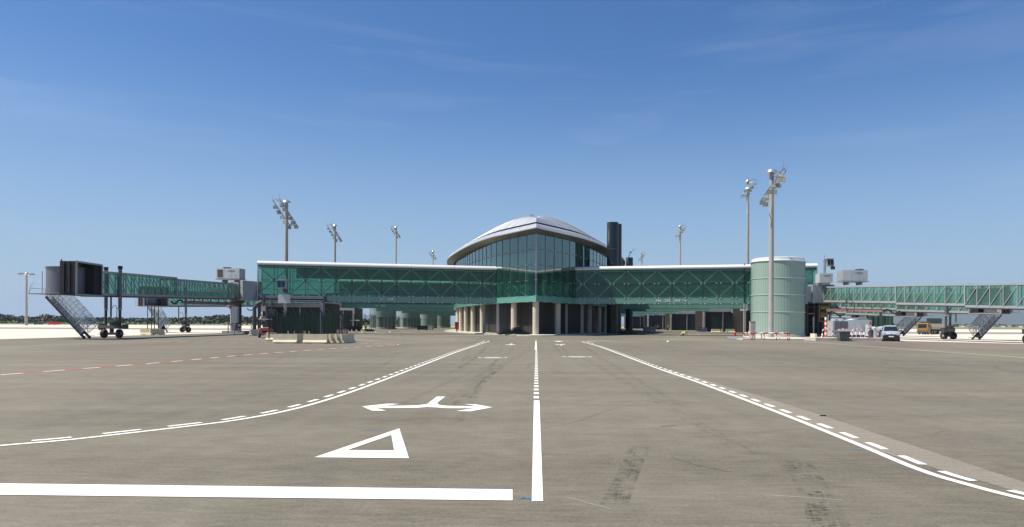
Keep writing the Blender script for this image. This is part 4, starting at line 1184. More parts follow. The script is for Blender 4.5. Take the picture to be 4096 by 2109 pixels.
# roof air-conditioning units
def ac_unit(loc, rz, label, m):
    t = thing('air_conditioning_unit', label, 'air conditioner', loc, rz, 'air-conditioning units above the boarding bridges')
    mb = MB(); mb.b2((-1.85, -.9, .25), (1.75, .9, 1.75)); bd = part('casing', mb, M_['ac'], t)
    for x in (-.6, .55): mb = MB(); mb.box((x, -.905, 1.0), (.03, .02, 1.5)); part('panel_joint', mb, M_['bgrey'], bd)
    for x in (.2, 1.1): mb = MB(); mb.box((x, -.91, .7), (.12, .03, .18)); part('latch', mb, M_['bgrey'], bd)
    mb = MB(); mb.box((-1.86, 0, 1.0), (.03, 1.7, 1.45)); part('end_panel', mb, M_['bgrey'], bd)
    mb = MB(); mb.box((m * -1.88 if m > 0 else 1.78, 0, 1.0), (.05, 1.1, 1.15)); mb.box((-1.2, -.92, 1.0), (.8, .03, 1.15)) if m > 0 else None
    part('grille', mb, M_['grille'], bd)
    mb = MB(); mb.b2((-1.95, -1.0, .08), (1.9, 1.0, .2)); 
    for x in (-1.0, .9): mb.b2((x, -.8, -.3), (x + .12, .8, .25))
    part('support_frame', mb, M_['bgrey'], t)
    mb = MB(); mb.lathe((1.0 if m < 0 else -.6, 0, 0), [(.5, 1.75), (.5, 1.86), (.62, 1.88), (.62, 1.95), (.2, 1.98), (0, 1.98)], 20); part('fan_cowl', mb, M_['bdark'], t)
    mb = MB(); Mx = Matrix.Translation((.55, -.915, 1.35)) @ Matrix.Rotation(R(90), 4, 'X')
    text_mb(mb, 'HITECSA', .26, Mx, .004, .004); part('lettering', mb, M_['txtd'], bd)
    mb = MB(); mb.box((-.18, -.915, 1.35), (.09, .01, .2)); part('red_mark', mb, M_['red'], bd)
    return t
p = at(924, 1120, 105)
ac_unit((p.x, 105, 8.05), R(-4), 'grey air-conditioning unit with brown grille on top of the nearest left boarding bridge', 1)
p = at(3410, 1125, 100)
ac_unit((p.x, 100, 7.85), R(3), 'grey lettered air-conditioning unit standing on the nearest right boarding bridge', -1)
mb = MB(); p = at(3296, 1126, 103)
t = thing('air_conditioning_unit', 'grey lettered box over the rotunda of the nearest right boarding bridge, under a dark display', 'air conditioner', (p.x, 103, 8.0))
mb.b2((-.95, -.8, .0), (.95, .8, 1.35)); bd = part('casing', mb, M_['ac'], t)
mb = MB(); text_mb(mb, 'HITECSA', .24, Matrix.Translation((.1, -.81, 1.0)) @ Matrix.Rotation(R(90), 4, 'X'), .004, .004); part('lettering', mb, M_['txtd'], bd)
mb = MB(); mb.b2((-.7, -.5, -.3), (.7, .5, 0)); part('support_frame', mb, M_['bgrey'], t)

# docking displays
def docking_display(base, zt, label, tilt=0.0, plate=True, z_from=0.0):
    t = thing('docking_display', label, 'display', (base[0], base[1], z_from))
    h = zt - z_from
    mb = MB(); mb.cyl((0, 0, 0), (0, 0, h - .3), .2, .17, 14); part('pole', mb, M_['galv'], t, smooth=True)
    mb = MB(); mb.box((tilt * .9 - .3, -.25, h - .75), (.95, .5, 1.1), Matrix.Rotation(R(-10), 3, 'X')); mb.b2((tilt * .9 - .85, -.65, h - .25), (tilt * .9 + .25, .1, h - .2)); hd = part('display_head', mb, M_['bgrey'], t)
    mb = MB()
    for x in (-.3, .2): mb.box((tilt * .9 - .3 + x, -.55, h - .75), (.38, .06, .75), Matrix.Rotation(R(-10), 3, 'X'))
    part('screen', mb, M_['wind'], hd)
    mb = MB(); mb.box((tilt * .9 + .1, -.3, h - 1.55), (.5, .4, .45)); part('camera_box', mb, M_['bdark'], t)
    mb = MB(); mb.bar((0, 0, h - .3), (0, 0, h + .35), .06); part('antenna', mb, M_['galv'], t)
    if plate: mb = MB(); mb.box((-.05, -.3, 4.75), (1.5, .06, 1.1)); part('blank_plate', mb, M_['ac'], t)
    return t
p = g(1140, 1352); docking_display((at(1141, 1340, 88).x, 88), 7.3, 'docking display on a pale pole before the left walkway, with blank plate')
p = at(3298, 1090, 103); docking_display((p.x, 103), 11.75, 'dark tilted docking display on a short pole, over the right rotunda box', tilt=1.1, plate=False, z_from=9.35)

# ================================================================ LIGHT MASTS
def light_mast(px, ytop, Y, d, label, rz=0.0):
    p = at(px, ytop, Y)
    t = thing('floodlight_mast', label, 'light mast', (p.x, Y, 0), rz, 'tall floodlight masts')
    H_ = p.z
    mb = MB(); rr = .27 + .0045 * H_; mb.cyl((0, 0, 0), (0, 0, H_ - .6), rr, rr * .78, 20); part('pole', mb, M_['mast'], t, smooth=True)
    mb = MB(); mb.lathe((0, 0, H_ - .75), [(.3, .08), (.72, 0), (.80, .02), (.80, .1), (.62, .42), (.35, .62), (0, .70)], 24); part('dome', mb, M_['dome'], t, smooth=True)
    mb = MB(); A0, A1 = Vector((-1.65 * d, -.75, H_ - 4.5)), Vector((1.3 * d, -.75, H_ - .15)); B0, B1 = A0 + Vector((.9 * d, 1.5, 0)), A1 + Vector((.9 * d, 1.5, -.1))
    mb.bar(A0, A1, .09, .14); mb.bar(B0, B1, .09, .14); mb.bar(A1, B1, .09, .12); mb.bar(A0, B0, .09, .12); mb.bar(Vector((0, 0, H_ - 1.0)), (A1 + B1) / 2, .09); mb.bar(Vector((0, 0, H_ - 1.3)), A0.lerp(A1, .75), .07)
    mb.bar(Vector((0, 0, H_ - 2.6)), B0.lerp(B1, .5), .09); mb.bar(Vector((0, 0, H_ - 4.2)), A0.lerp(B0, .6), .08)
    for q_ in (A1, B1): mb.bar(q_, q_ + Vector((0, 0, .95)), .035)
    fr = part('head_frame', mb, M_['galv'], t)
    for rail, n_ in (((A0, A1), 6), ((B0, B1), 5)):
        for k in range(n_):
            q_ = rail[0].lerp(rail[1], (k + .25) / n_) ; rnd = random.Random(k + n_ + int(px)); yaw = rnd.uniform(-.5, .5)
            Mr = Matrix.Rotation(yaw, 3, 'Z') @ Matrix.Rotation(R(-25 if k % 2 else 12), 3, 'X')
            mb = MB(); mb.box(q_ + Vector((0, 0, -.55)), (.72, .3, .58), Mr); mb.bar(q_, q_ + Vector((0, 0, -.3)), .06)
            mb.m = 1; mb.box(q_ + Vector((0, 0, -.55)) + Mr @ Vector((0, -.16, 0)), (.6, .02, .46), Mr)
            part('floodlight', mb, [M_['lampb'], M_['lampg']], fr)
    return t
light_mast(3087, 672, 95.2, 1, 'tallest-looking floodlight mast, standing in front of the round green stair tower')
light_mast(2992, 717, 195, 1, 'floodlight mast rising just left of the round green stair tower', R(-28))
light_mast(2721, 900, 290, 1, 'mid-distance floodlight mast rising over the right walkway', R(-20))
light_mast(2567, 1008, 415, 1, 'smallest floodlight mast over the right walkway, near the short chimney', R(-20))
light_mast(1146, 798, 124, -1, 'tallest floodlight mast over the left walkway', R(30))
light_mast(1340, 897, 205, -1, 'second floodlight mast from the left over the left walkway', R(35))
light_mast(1584, 905, 300, -1, 'third floodlight mast from the left, rising over the marking 248', R(25))
light_mast(1732, 1003, 400, -1, 'smallest floodlight mast beside the edge of the domed roof', R(30))
p = at(106, 1096, 320)
t = thing('floodlight_mast', 'lone thin floodlight mast far out on the pale apron at the left edge', 'light mast', (p.x, 320, 0), 0, 'tall floodlight masts')
mb = MB(); mb.cyl((0, 0, 0), (0, 0, p.z), .62, .42, 12); part('pole', mb, M_['mast'], t, smooth=True)
mb = MB(); mb.lathe((0, 0, p.z - .6), [(.5, 0), (1.3, .4), (1.4, .6), (.6, 1.0), (.3, 1.4), (0, 1.5)], 12); hd = part('lamp_ring', mb, M_['dome'], t)
for k in range(8):
    a = k * math.pi / 4; mb = MB(); mb.box((math.cos(a) * 2.7, math.sin(a) * 2.7, p.z - .1), (.9, .9, .6), Matrix.Rotation(a, 3, 'Z')); mb.bar((0, 0, p.z), (math.cos(a) * 2.7, math.sin(a) * 2.7, p.z), .18); part('floodlight', mb, M_['lampb'], hd)

# ================================================================ BARRIERS, RAILS, CONES
def jersey(loc, rz, label, L=2.0, grp='concrete safety barriers', H_=.8):
    prof = [(-.30, .05), (-.30, .13), (-.13, .30), (-.085, H_), (.085, H_), (.13, .30), (.30, .13), (.30, .05)]
    mb = MB(); mb.ext([Vector((-L / 2, y, z)) for y, z in prof], (L, 0, 0))
    for x in (-L * .3, L * .3): mb.box((x, 0, .03), (.32, .56, .06))
    o = bpy.data.objects.new('concrete_barrier', mb.mesh('concrete_barrier', M_['jersey'])); COL.objects.link(o)
    o.location = loc; o.rotation_euler = (0, 0, rz); o['label'] = label; o['category'] = 'barrier'; o['group'] = grp
    return o
j0 = jersey((at(1142, 1373, 59.5).x, 59.5, 0), R(2), 'pale concrete barrier lying lengthwise, left one of the front pair before the green fence cage')
def jcopy(x, y, rz, label, z=0):
    o = j0.copy(); COL.objects.link(o); o.location = (x, y, z); o.rotation_euler = (0, 0, rz); o['label'] = label; return o
jcopy(at(1262, 1374, 59.3).x, 59.3, R(1), 'pale concrete barrier lying lengthwise, right one of the front pair before the green fence cage')
jcopy(at(1084, 1356, 66).x, 67.5, R(3), 'pale concrete barrier standing back beside the faded red tug')
jcopy(at(1203, 1373, 60).x, 60.6, R(62), 'concrete barrier turned end-on between the two front lengthwise barriers')
jcopy(at(1318, 1374, 60).x, 60.4, R(68), 'concrete barrier turned end-on at the right of the lengthwise pair, first of four')
jcopy(at(1342, 1373, 60.2).x, 60.6, R(70), 'concrete barrier turned end-on, second of the four at the cage corner')
jcopy(at(1364, 1373, 60.4).x, 60.8, R(72), 'concrete barrier turned end-on, third of the four at the cage corner')
jcopy(at(1383, 1373, 60.6).x, 61.0, R(74), 'concrete barrier turned end-on, last of the four at the cage corner')
jcopy(at(1160, 1345, 80).x, 82, R(2), 'concrete barrier in the shade behind the green fence cage')
jcopy(at(1205, 1345, 80).x, 82.4, R(2), 'second concrete barrier in the shade behind the green fence cage')
for k, (px, py, lb) in enumerate(((594, 1340, 'concrete barrier below the stair of the second left boarding bridge, left one'), (628, 1340, 'concrete barrier below the stair of the second left boarding bridge, right one'))):
    p = g(px, py); jcopy(p.x, p.y, R(10 + 50 * k), lb)
for k, (px, py, lb) in enumerate(((1017, 1343, 'concrete barrier end beside the left rotunda column'), (1037, 1342, 'concrete barrier tucked under the end of the left walkway'))):
    p = g(px, py); jcopy(p.x, p.y, R(80), lb)
p = g(3268, 1363); jcopy(p.x, p.y + 1.0, R(84), 'lone concrete barrier turned end-on beside the traffic cones')
for k, px in enumerate((2862, 2885, 2905, 2922)):
    p = g(px, 1330.5); jcopy(p.x, p.y, R(10 if k in (0, 3) else 75), ('leftmost', 'second', 'third', 'rightmost')[k] + ' concrete barrier of the row before the nearest roller-door room on the right')
for k, (px, py, l_) in enumerate(((1511, 1315, 8), (1615, 1311, 6), (1690, 1308.5, 5), (1742, 1308, 5), (1572, 1313, 7))):
    p = g(px, py); o = jcopy(p.x, p.y - 2, R(0), 'low concrete barrier wall at the distant stair towers, ' + ('first', 'third', 'fourth', 'fifth', 'second')[k] + ' from the left')
    o.scale = (l_ / 2, 1, 1.3)

def fence_cage(x0, x1, y0, y1, label, nx=7, ny=3, H_=3.0, zb=0.0, dx=.42, panels=True):
    t = thing('fence_cage', label, 'fence', ((x0 + x1) / 2, (y0 + y1) / 2, zb), 0, 'green wire fence cages')
    w_, d_ = (x1 - x0) / 2, (y1 - y0) / 2
    P_ = []
    for k in range(nx): P_.append((-w_ + 2 * w_ * k / (nx - 1), -d_, 0)); P_.append((-w_ + 2 * w_ * k / (nx - 1), d_, 0))
    for k in range(1, ny - 1): P_.append((-w_, -d_ + 2 * d_ * k / (ny - 1), 1)); P_.append((w_, -d_ + 2 * d_ * k / (ny - 1), 1))
    for x, y, _ in P_:
        mb = MB(); mb.bar((x, y, .35), (x, y, H_ - .35), .075); mb.bar((x, y, H_ - .37), (x - .3, y, H_), .07); part('post', mb, M_['fence'], t)
    for (ax, ay), (bx_, by) in (((-w_, -d_), (w_, -d_)), ((-w_, d_), (w_, d_)), ((-w_, -d_), (-w_, d_)), ((w_, -d_), (w_, d_))):
        mb = MB(); a, b_ = Vector((ax, ay, 0)), Vector((bx_, by, 0)); L = (b_ - a).length; n = int(L / .13)
        for k in range(n + 1):
            q_ = a.lerp(b_, k / n); mb.bar(q_ + Vector((0, 0, .75)), q_ + Vector((0, 0, H_ - .4)), .014)
        for k in range(9): z = .8 + k * (H_ - 1.25) / 8; mb.bar(a + Vector((0, 0, z)), b_ + Vector((0, 0, z)), .022)
        part('wire_mesh', mb, M_['fence'], t)
    return t
fence_cage(-23.2, -17.9, 60.9, 66.5, 'green wire fence cage with cranked posts behind the front concrete barriers', 8, 4)
p = g(2895, 1330); fence_cage(p.x - 1.5, p.x + 2.6, p.y + .5, p.y + 5, 'dark green fence cage before the nearest roller-door room under the right walkways', 8, 3, 4.2)
for px, Y, w_ in ((1430, 150, 6), (1552, 190, 5), (1644, 225, 5)):
    x = (px - PX) * Y / F; fence_cage(x - w_ / 2, x + w_ / 2, Y, Y + 4, {1430: 'dark green fence cage behind the worker in a lime vest', 1552: 'green fence cage beside the first distant stair tower', 1644: 'green fence cage beside the second distant stair tower'}[px], 6, 3, 3.8)
p = g(608, 1338)
for k, px in enumerate((590, 606, 618, 633)):
    q_ = g(px, 1338); mb = MB(); mb.bar((q_.x, q_.y, .3), (q_.x, q_.y, 4.1), .08); mb.bar((q_.x, q_.y, 1.5), (q_.x + .5, q_.y, 1.5), .03)
    single('fence_post', mb, M_['fence'], ('leftmost', 'second', 'third', 'rightmost')[k] + ' dark fence post rising from the barriers below the second left stair', 'post', 'fence posts at the second left stair')
# stored stacks of green panels inside the cage
mb = MB()
c = at(1210, 1300, 64); rnd = random.Random(5)
for k in range(16):
    x = c.x - 2.2 + k * .3; mb.box((x, 64.3 + rnd.uniform(-.6, .6), 1.35), (.26, .04, rnd.uniform(1.6, 2.2)), Matrix.Rotation(rnd.uniform(-.15, .15), 3, 'Y'))
single('panel_stack', mb, M_['fence'], 'stack of dark green fence panels stored upright inside the left cage', 'panels')

def striped_bar(mb_list, a, b_, r, n=5, first=0):
    a, b_ = Vector(a), Vector(b_)
    for k in range(n):
        mb_list[(k + first) % 2].cyl(a.lerp(b_, k / n), a.lerp(b_, (k + 1) / n), r, n=8)
def hoop_rail(loc, label, w_=1.15, H_=1.0, rz=0, grp='red and white hoop rails'):
    mr = MB(); mw = MB(); ml = [mr, mw]
    pts = [Vector((-w_ / 2, 0, 0)), Vector((-w_ / 2, 0, H_ - .25)), Vector((-w_ / 2 + .07, 0, H_ - .07)), Vector((-w_ / 2 + .25, 0, H_)), Vector((w_ / 2 - .25, 0, H_)), Vector((w_ / 2 - .07, 0, H_ - .07)), Vector((w_ / 2, 0, H_ - .25)), Vector((w_ / 2, 0, 0))]
    mb = MB(); S = []
    for a, b_ in zip(pts, pts[1:]):
        n = max(1, int((b_ - a).length / .08)); S += [a.lerp(b_, k / n) for k in range(n)]
    S.append(pts[-1]); 
    step = 3; k = 0; col = 0
    while k < len(S) - 1:
        e = min(len(S) - 1, k + step); mb.m = col; mb.tube(S[k:e + 1], .05, 8); k = e; col = 1 - col
    o = bpy.data.objects.new('hoop_rail', mb.mesh('hoop_rail', [M_['red'], M_['wpaint']], smooth=True)); COL.objects.link(o)
    o.location = loc; o.rotation_euler = (0, 0, rz); o['label'] = label; o['category'] = 'guard rail'; o['group'] = grp
    return o
# raised island under the right rotunda with its rails
A_ = g(3270, 1365); B_ = g(3517, 1362)
mb = MB(); mb.b2((A_.x + .3, 79.2, -.1), (B_.x, 83.5, .34)); structure('kerb_island', mb, M_['kerb'])
hz = .34
h0_ = hoop_rail((at(3310, 1340, 80.5).x, 80.5, hz), 'red and white hoop rail behind the traffic cones')
for k, (px, lb) in enumerate(((3372, 'red and white hoop rail behind the grey wheeled bin'), (3429, 'red and white hoop rail in front of the grey air-handling unit'), (3492, 'red and white hoop rail in front of the steel gas cylinders'))):
    o = h0_.copy(); COL.objects.link(o); o.location = (at(px, 1340, 80.5 if k < 2 else 79.5).x, 80.5 if k < 2 else 79.5, hz); o['label'] = lb
for k, (px, Y, lb) in enumerate(((938, 101, 'red and white hoop rail left of the left rotunda column'), (980, 101, 'red and white hoop rail right of the left rotunda column'))):
    o = h0_.copy(); COL.objects.link(o); o.location = (at(px, 1330, Y).x, Y, .3); o['label'] = lb; o.scale = (1.6, 1, 1.15)
# rectangular rail round the tall mast
c0 = at(3007, 1360, 81); c1 = at(3157, 1360, 81)
t = thing('guard_rail', 'red and white railing around the foot of the tallest mast', 'guard rail', (c0.x, 81, 0))
mb = MB()
def sbar(a, b_, n, first=0, r=.06):
    a, b_ = Vector(a), Vector(b_)
    for k in range(n):
        mb.m = (k + first) % 2; mb.cyl(a.lerp(b_, k / n), a.lerp(b_, (k + 1) / n), r, n=8)
Xr = c1.x - c0.x
for y in (0, 3.2):
    sbar((0, y, .82), (Xr, y, .82), 7)
sbar((0, 0, .82), (0, 3.2, .82), 5); sbar((Xr, 0, .82), (Xr, 3.2, .82), 5)
part('top_rail', mb, [M_['red'], M_['wpaint']], t, smooth=True)
for x, y in ((0, 0), (Xr * .33, 0), (Xr * .66, 0), (Xr, 0), (0, 3.2), (Xr * .5, 3.2), (Xr, 3.2), (.25, 0), (Xr - .2, 0)):
    mb = MB(); sbar((x, y, 0), (x, y, .82), 3); part('post', mb, [M_['red'], M_['wpaint']], t, smooth=True)
mb = MB(); mb.prism([(24.4, 82.5), (33, 82.5), (41, 84.5), (41, 104), (31, 104), (28.5, 96), (28.5, 86), (24.4, 85)], -.1, .14); structure('kerb_island', mb, M_['kerb'])
mb = MB(); p = at(3018, 1355, 83); mb.b2((p.x - .3, 83.6, .14), (p.x + .3, 84.1, 2.15)); mb.b2((p.x - .34, 83.55, 2.15), (p.x + .34, 84.15, 2.2)); mb.b2((p.x - .25, 83.57, .5), (p.x + .25, 83.6, 2.0))
single('electrical_cabinet', mb, M_['post'], 'narrow beige electrical cabinet beside the foot of the tall mast', 'cabinet')
# steel ramp plates and red bollard
for k, (px, lb) in enumerate(((2922, 'steel ramp plate on the asphalt, left one beside the red bollard'), (2951, 'steel ramp plate on the asphalt, right one beside the red bollard'))):
    p = g(px, 1357); mb = MB(); mb.add([Vector(v) for v in ((-.5, -1.0, .03), (.5, -1.0, .03), (.9, 1.4, .32), (-.1, 1.4, .32), (-.5, -1.0, .0), (.5, -1.0, .0), (.9, 1.4, .24), (-.1, 1.4, .24))], [(0, 1, 2, 3), (4, 7, 6, 5), (0, 4, 5, 1), (1, 5, 6, 2), (2, 6, 7, 3), (3, 7, 4, 0)])
    for v in mb.v: v.x += p.x; v.y += p.y
    single('ramp_plate', mb, M_['galv'], lb, 'ramp plate', 'steel ramp plates')
p = g(2940, 1349); mb = MB(); mb.lathe(p, [(.16, 0), (.16, .5), (.22, .52), (.22, .6), (.12, .7), (0, .72)], 12)
single('hydrant', mb, M_['red'], 'small red hydrant behind the steel ramp plates', 'hydrant', smooth=True)
p = at(1832, 1325, 143); mb = MB(); mb.b2((p.x - .35, 140.6, .6), (p.x + .35, 141.1, 2.0)); mb.b2((p.x - .12, 140.7, .15), (p.x + .12, 141, .6)); mb.b2((p.x - .4, 140.55, 2.0), (p.x + .4, 141.15, 2.08))
single('hose_cabinet', mb, M_['red_dark'], 'red fire hose cabinet between the leftmost columns of the pier', 'cabinet')

def cone(px, py, label):
    p = g(px, py); t = thing('traffic_cone', label, 'cone', p, 0, 'traffic cones')
    mb = MB(); mb.lathe((0, 0, 0), [(.2, .04), (.15, .22)], 14); mb.lathe((0, 0, 0), [(.11, .40), (.08, .56)], 14); mb.lathe((0, 0, 0), [(.055, .68), (.03, .8), (0, .8)], 14); mb.b2((-.24, -.24, 0), (.24, .24, .04)); b_ = part('cone_body', mb, M_['orange'], t, smooth=True)
    mb = MB(); mb.lathe((0, 0, 0), [(.15, .22), (.11, .40)], 14); mb.lathe((0, 0, 0), [(.08, .56), (.055, .68)], 14); part('white_sleeve', mb, M_['wpaint'], b_, smooth=True)
cone(3288, 1358, 'orange and white traffic cone, left one next to the lone concrete barrier')
cone(3305, 1355.5, 'orange and white traffic cone, right one at the edge of the kerb island')
mb = MB(); p = at(3303, 1350, 83); 
for k in range(8): mb.m = k % 2; mb.cyl((p.x, 83, .34 + k * .3), (p.x, 83, .34 + (k + 1) * .3), .13, n=12)
single('striped_post', mb, [M_['orange'], M_['wpaint']], 'tall orange and white striped post behind the traffic cones', 'post', smooth=True)
# red/white plastic barriers under the right walkways, far hoops
for k, (px, py, lb) in enumerate(((2685, 1321, 'red and white plastic barrier beside the standing workers, left one'), (2703, 1321, 'red and white plastic barrier beside the standing workers, right one'), (2802, 1327, 'red and white plastic barrier at the corner post, left one'), (2820, 1327, 'red and white plastic barrier at the corner post, right one'), (2938, 1329, 'red and white plastic barrier right of the dark green cage'), (2552, 1315, 'red and white plastic barrier farthest back under the right walkways'))):
    p = g(px, py); mb = MB(); mb.m = 1; mb.b2((p.x - .55, p.y - .2, .0), (p.x + .55, p.y + .2, .55)); mb.m = 0; mb.b2((p.x - .5, p.y - .15, .55), (p.x + .5, p.y + .15, .72)); mb.m = 1; mb.b2((p.x - .5, p.y - .15, .72), (p.x - .1, p.y + .15, .95)); mb.b2((p.x + .1, p.y - .15, .72), (p.x + .5, p.y + .15, .95)); mb.m = 0; mb.b2((p.x - .52, p.y - .16, .95), (p.x + .52, p.y + .16, 1.08))
    single('plastic_barrier', mb, [M_['red'], M_['wpaint']], lb, 'barrier', 'red and white plastic barriers')
for k, (px, py, lb) in enumerate(((1360, 1342, 'red and white plastic barrier right of the fence cage, left one'), (1376, 1341, 'red and white plastic barrier right of the fence cage, right one'))):
    p = g(px, py); mb = MB(); mb.m = 1; mb.b2((p.x - .4, p.y - .2, .0), (p.x + .3, p.y + .2, .8)); mb.m = 0; mb.b2((p.x - .4, p.y - .21, .8), (p.x + .3, p.y + .21, 1.0)); mb.b2((p.x - .42, p.y - .22, .25), (p.x + .32, p.y + .22, .4))
    single('plastic_barrier', mb, [M_['red'], M_['wpaint']], lb, 'barrier', 'red and white plastic barriers')
# little white ball on the road
p = g(2672, 1373); mb = MB(); mb.lathe(p, [(.12 * math.sin(a * math.pi / 8), .12 - .12 * math.cos(a * math.pi / 8)) for a in range(9)], 16)
single('white_ball', mb, M_['wpaint'], 'small white ball lying alone on the asphalt right of the junction', 'ball', smooth=True)
mb = MB(); p = g(3292, 1665); mb.box(p + Vector((0, 0, .01)), (.11, .05, .02), Matrix.Rotation(.3, 3, 'Z')); single('rubber_scrap', mb, M_['black'], 'small black scrap lying beside the resurfaced strip', 'scrap')

# ================================================================ VEHICLES AND EQUIPMENT
def wheel(c, r, wd, parent, rimm='bgrey', axis='x'):
    c = Vector(c); ax = Vector((wd / 2, 0, 0)) if axis == 'x' else Vector((0, wd / 2, 0))
    mb = MB(); mb.cyl(c - ax, c + ax, r, n=22); w_ = part('wheel', mb, M_['black'], parent, smooth=True)
    mb = MB(); mb.cyl(c - ax * 1.04, c + ax * 1.04, r * .6, n=16); part('rim', mb, M_[rimm], w_)
    return w_
# --- parked van seen from the front (front = -y)
p = g(3566, 1365)
van = thing('parked_van', 'silver blue small van parked facing the camera beside the kerb island', 'van', (p.x, p.y + .3, 0), R(-24))
def ring(y, zt, wl, wt, zb, r=.12):
    hw, tw = wl, wt
    pts = [(-hw + .06, zb), (-hw, zb + .12), (-hw * 1.0, min(zt, .95)), (-(hw + tw) / 2, (min(zt, .95) + zt) / 2 + .04), (-tw, zt - r), (-tw + r * .9, zt - .02), (0, zt + .015)]
    pts = pts + [(-x, z) for x, z in pts[-2::-1]]
    return [Vector((x, y, z)) for x, z in pts]
secs = [(-2.08, .62, .74, .70, .30), (-2.12, .80, .82, .74, .26), (-1.95, .95, .88, .80, .24), (-1.55, 1.08, .905, .82, .24), (-1.15, 1.16, .905, .80, .24), (-.72, 1.50, .905, .72, .24), (-.40, 1.72, .905, .68, .24), (.1, 1.80, .905, .68, .24), (1.2, 1.82, .905, .69, .24), (2.0, 1.78, .90, .70, .26), (2.2, 1.60, .88, .72, .30)]
mb = MB(); rows = [ring(*q_) for q_ in [(s_[0], s_[1], s_[2], s_[3], s_[4]) for s_ in secs]]
mb.grid(rows); mb.add(rows[0], [tuple(range(len(rows[0])))]); mb.add(rows[-1], [tuple(range(len(rows[-1])))])
body = part('body', mb, M_['van'], van, smooth=True)
mb = MB(); mb.add([Vector(v) for v in ((-.74, -1.16, 1.17), (.74, -1.16, 1.17), (.60, -.50, 1.66), (-.60, -.50, 1.66))], [(0, 1, 2, 3)]); mb.ext([Vector(v) for v in ((-.74, -1.17, 1.18), (.74, -1.17, 1.18), (.60, -.51, 1.67), (-.60, -.51, 1.67))], (0, .03, -.03)); part('windscreen', mb, M_['wind'], body)
for s_ in (-1, 1):
    mb = MB(); mb.ext([Vector((s_ * .90, -.9, 1.12)), Vector((s_ * .90, .1, 1.12)), Vector((s_ * .76, .1, 1.62)), Vector((s_ * .76, -.45, 1.6))], (s_ * .02, 0, .005)); part('side_window', mb, M_['wind'], body)
mb = MB(); mb.ext([Vector((x, -2.14, z)) for x, z in ((-.80, .28), (.80, .28), (.86, .45), (.82, .66), (.5, .70), (.42, .80), (-.42, .80), (-.5, .70), (-.82, .66), (-.86, .45))], (0, .12, 0)); bp_ = part('bumper', mb, M_['black'], van)
mb = MB(); mb.box((0, -2.16, .55), (.52, .02, .12)); part('number_plate', mb, M_['plate'], bp_)
for s_ in (-1, 1):
    mb = MB(); mb.ext([Vector((s_ * x, -2.05, z)) for x, z in ((.48, .80), (.80, .74), (.84, .92), (.66, .98), (.50, .90))], (0, -.08, 0)); part('headlight', mb, M_['lens'], van)
    mb = MB(); mb.box((s_ * 1.03, -.98, 1.18), (.2, .12, .17)); mb.bar((s_ * .9, -.95, 1.12), (s_ * .98, -.97, 1.15), .05); part('mirror', mb, M_['black'], van)
    mb = MB(); mb.bar((s_ * .36, -1.19 + .0, 1.19), (s_ * .05, -1.02, 1.30), .02); part('wiper', mb, M_['black'], body)
    for y in (-1.45, 1.35): wheel((s_ * .80, y, .31), .31, .2, van)
mb = MB(); mb.cyl((0, -2.13, .87), (0, -2.10, .87), .06, n=12); part('emblem', mb, M_['galv'], body)
for s_ in (-.32, .32):
    mb = MB(); mb.box((s_, -.55, 1.3), (.38, .12, .45)); mb.box((s_, -.55, 1.58), (.2, .1, .18)); part('seat', mb, M_['bdark'], body)
# --- wheeled bin
p = g(3363, 1364.5)
t = thing('wheeled_bin', 'big dark grey wheeled waste bin standing before a hoop rail', 'bin', (p.x, p.y - .6, 0))
mb = MB(); mb.add([Vector(v) for v in ((-.5, -.38, .22), (.5, -.38, .22), (.5, .38, .22), (-.5, .38, .22), (-.62, -.48, 1.08), (.62, -.48, 1.08), (.62, .48, 1.08), (-.62, .48, 1.08))], [(0, 3, 2, 1), (4, 5, 6, 7), (0, 1, 5, 4), (1, 2, 6, 5), (2, 3, 7, 6), (3, 0, 4, 7)]); mb.box((0, -.5, 1.05), (1.3, .06, .08)); bn = part('tub', mb, M_['bin'], t)
mb = MB(); mb.ext([Vector((-.67, y, z)) for y, z in ((-.54, 1.09), (.54, 1.12), (.54, 1.2), (0, 1.3), (-.5, 1.16))], (1.34, 0, 0)); part('lid', mb, M_['galv'], t)
mb = MB(); mb.tube([(-.25, -.5, .95), (-.2, -.52, .88), (.2, -.52, .88), (.25, -.5, .95)], .02, 6); part('handle', mb, M_['black'], bn)
for x in (-.42, .42):
    for y in (-.3, .3): wheel((x, y, .1), .1, .05, t)
# --- air handling unit on the island
p = at(3426, 1345, 86)
t = thing('air_handling_unit', 'large pale grey air-handling unit with dark coil, behind the hoop rails', 'air handler', (p.x, 86, .34))
mb = MB(); mb.b2((-1.4, -.9, .3), (1.45, .9, 2.05)); mb.b2((-1.4, -.9, 2.05), (1.45, .9, 2.1)); bd = part('casing', mb, M_['ac'], t)
mb = MB(); mb.box((.15, -.905, 1.2), (.02, .02, 1.7)); part('panel_joint', mb, M_['bgrey'], bd)
for x in (-.55, .75): mb = MB(); mb.box((x, -.91, .9), (.1, .03, .16)); part('latch', mb, M_['bgrey'], bd)
mb = MB(); mb.b2((-3.25, -.85, .1), (-1.42, .85, 2.0)); cb_ = part('coil_section', mb, M_['bgrey'], t)
mb = MB(); mb.b2((-3.05, -.9, .35), (-1.5, -.86, 1.9)); part('coil', mb, M_['dgrille'], cb_)
mb = MB(); mb.bar((-3.05, -.92, 1.1), (-1.5, -.92, 1.1), .02); mb.bar((-2.5, -.92, .35), (-2.5, -.92, 1.9), .02); mb.bar((-2.0, -.92, .35), (-2.0, -.92, 1.9), .02); part('coil_guard', mb, M_['galv'], cb_)
for x in (-2.75, -1.95):
    mb = MB(); mb.lathe((x, 0, 0), [(.4, 2.0), (.4, 2.2), (.3, 2.22), (0, 2.16)], 18); part('fan_cowl', mb, M_['band'], cb_)
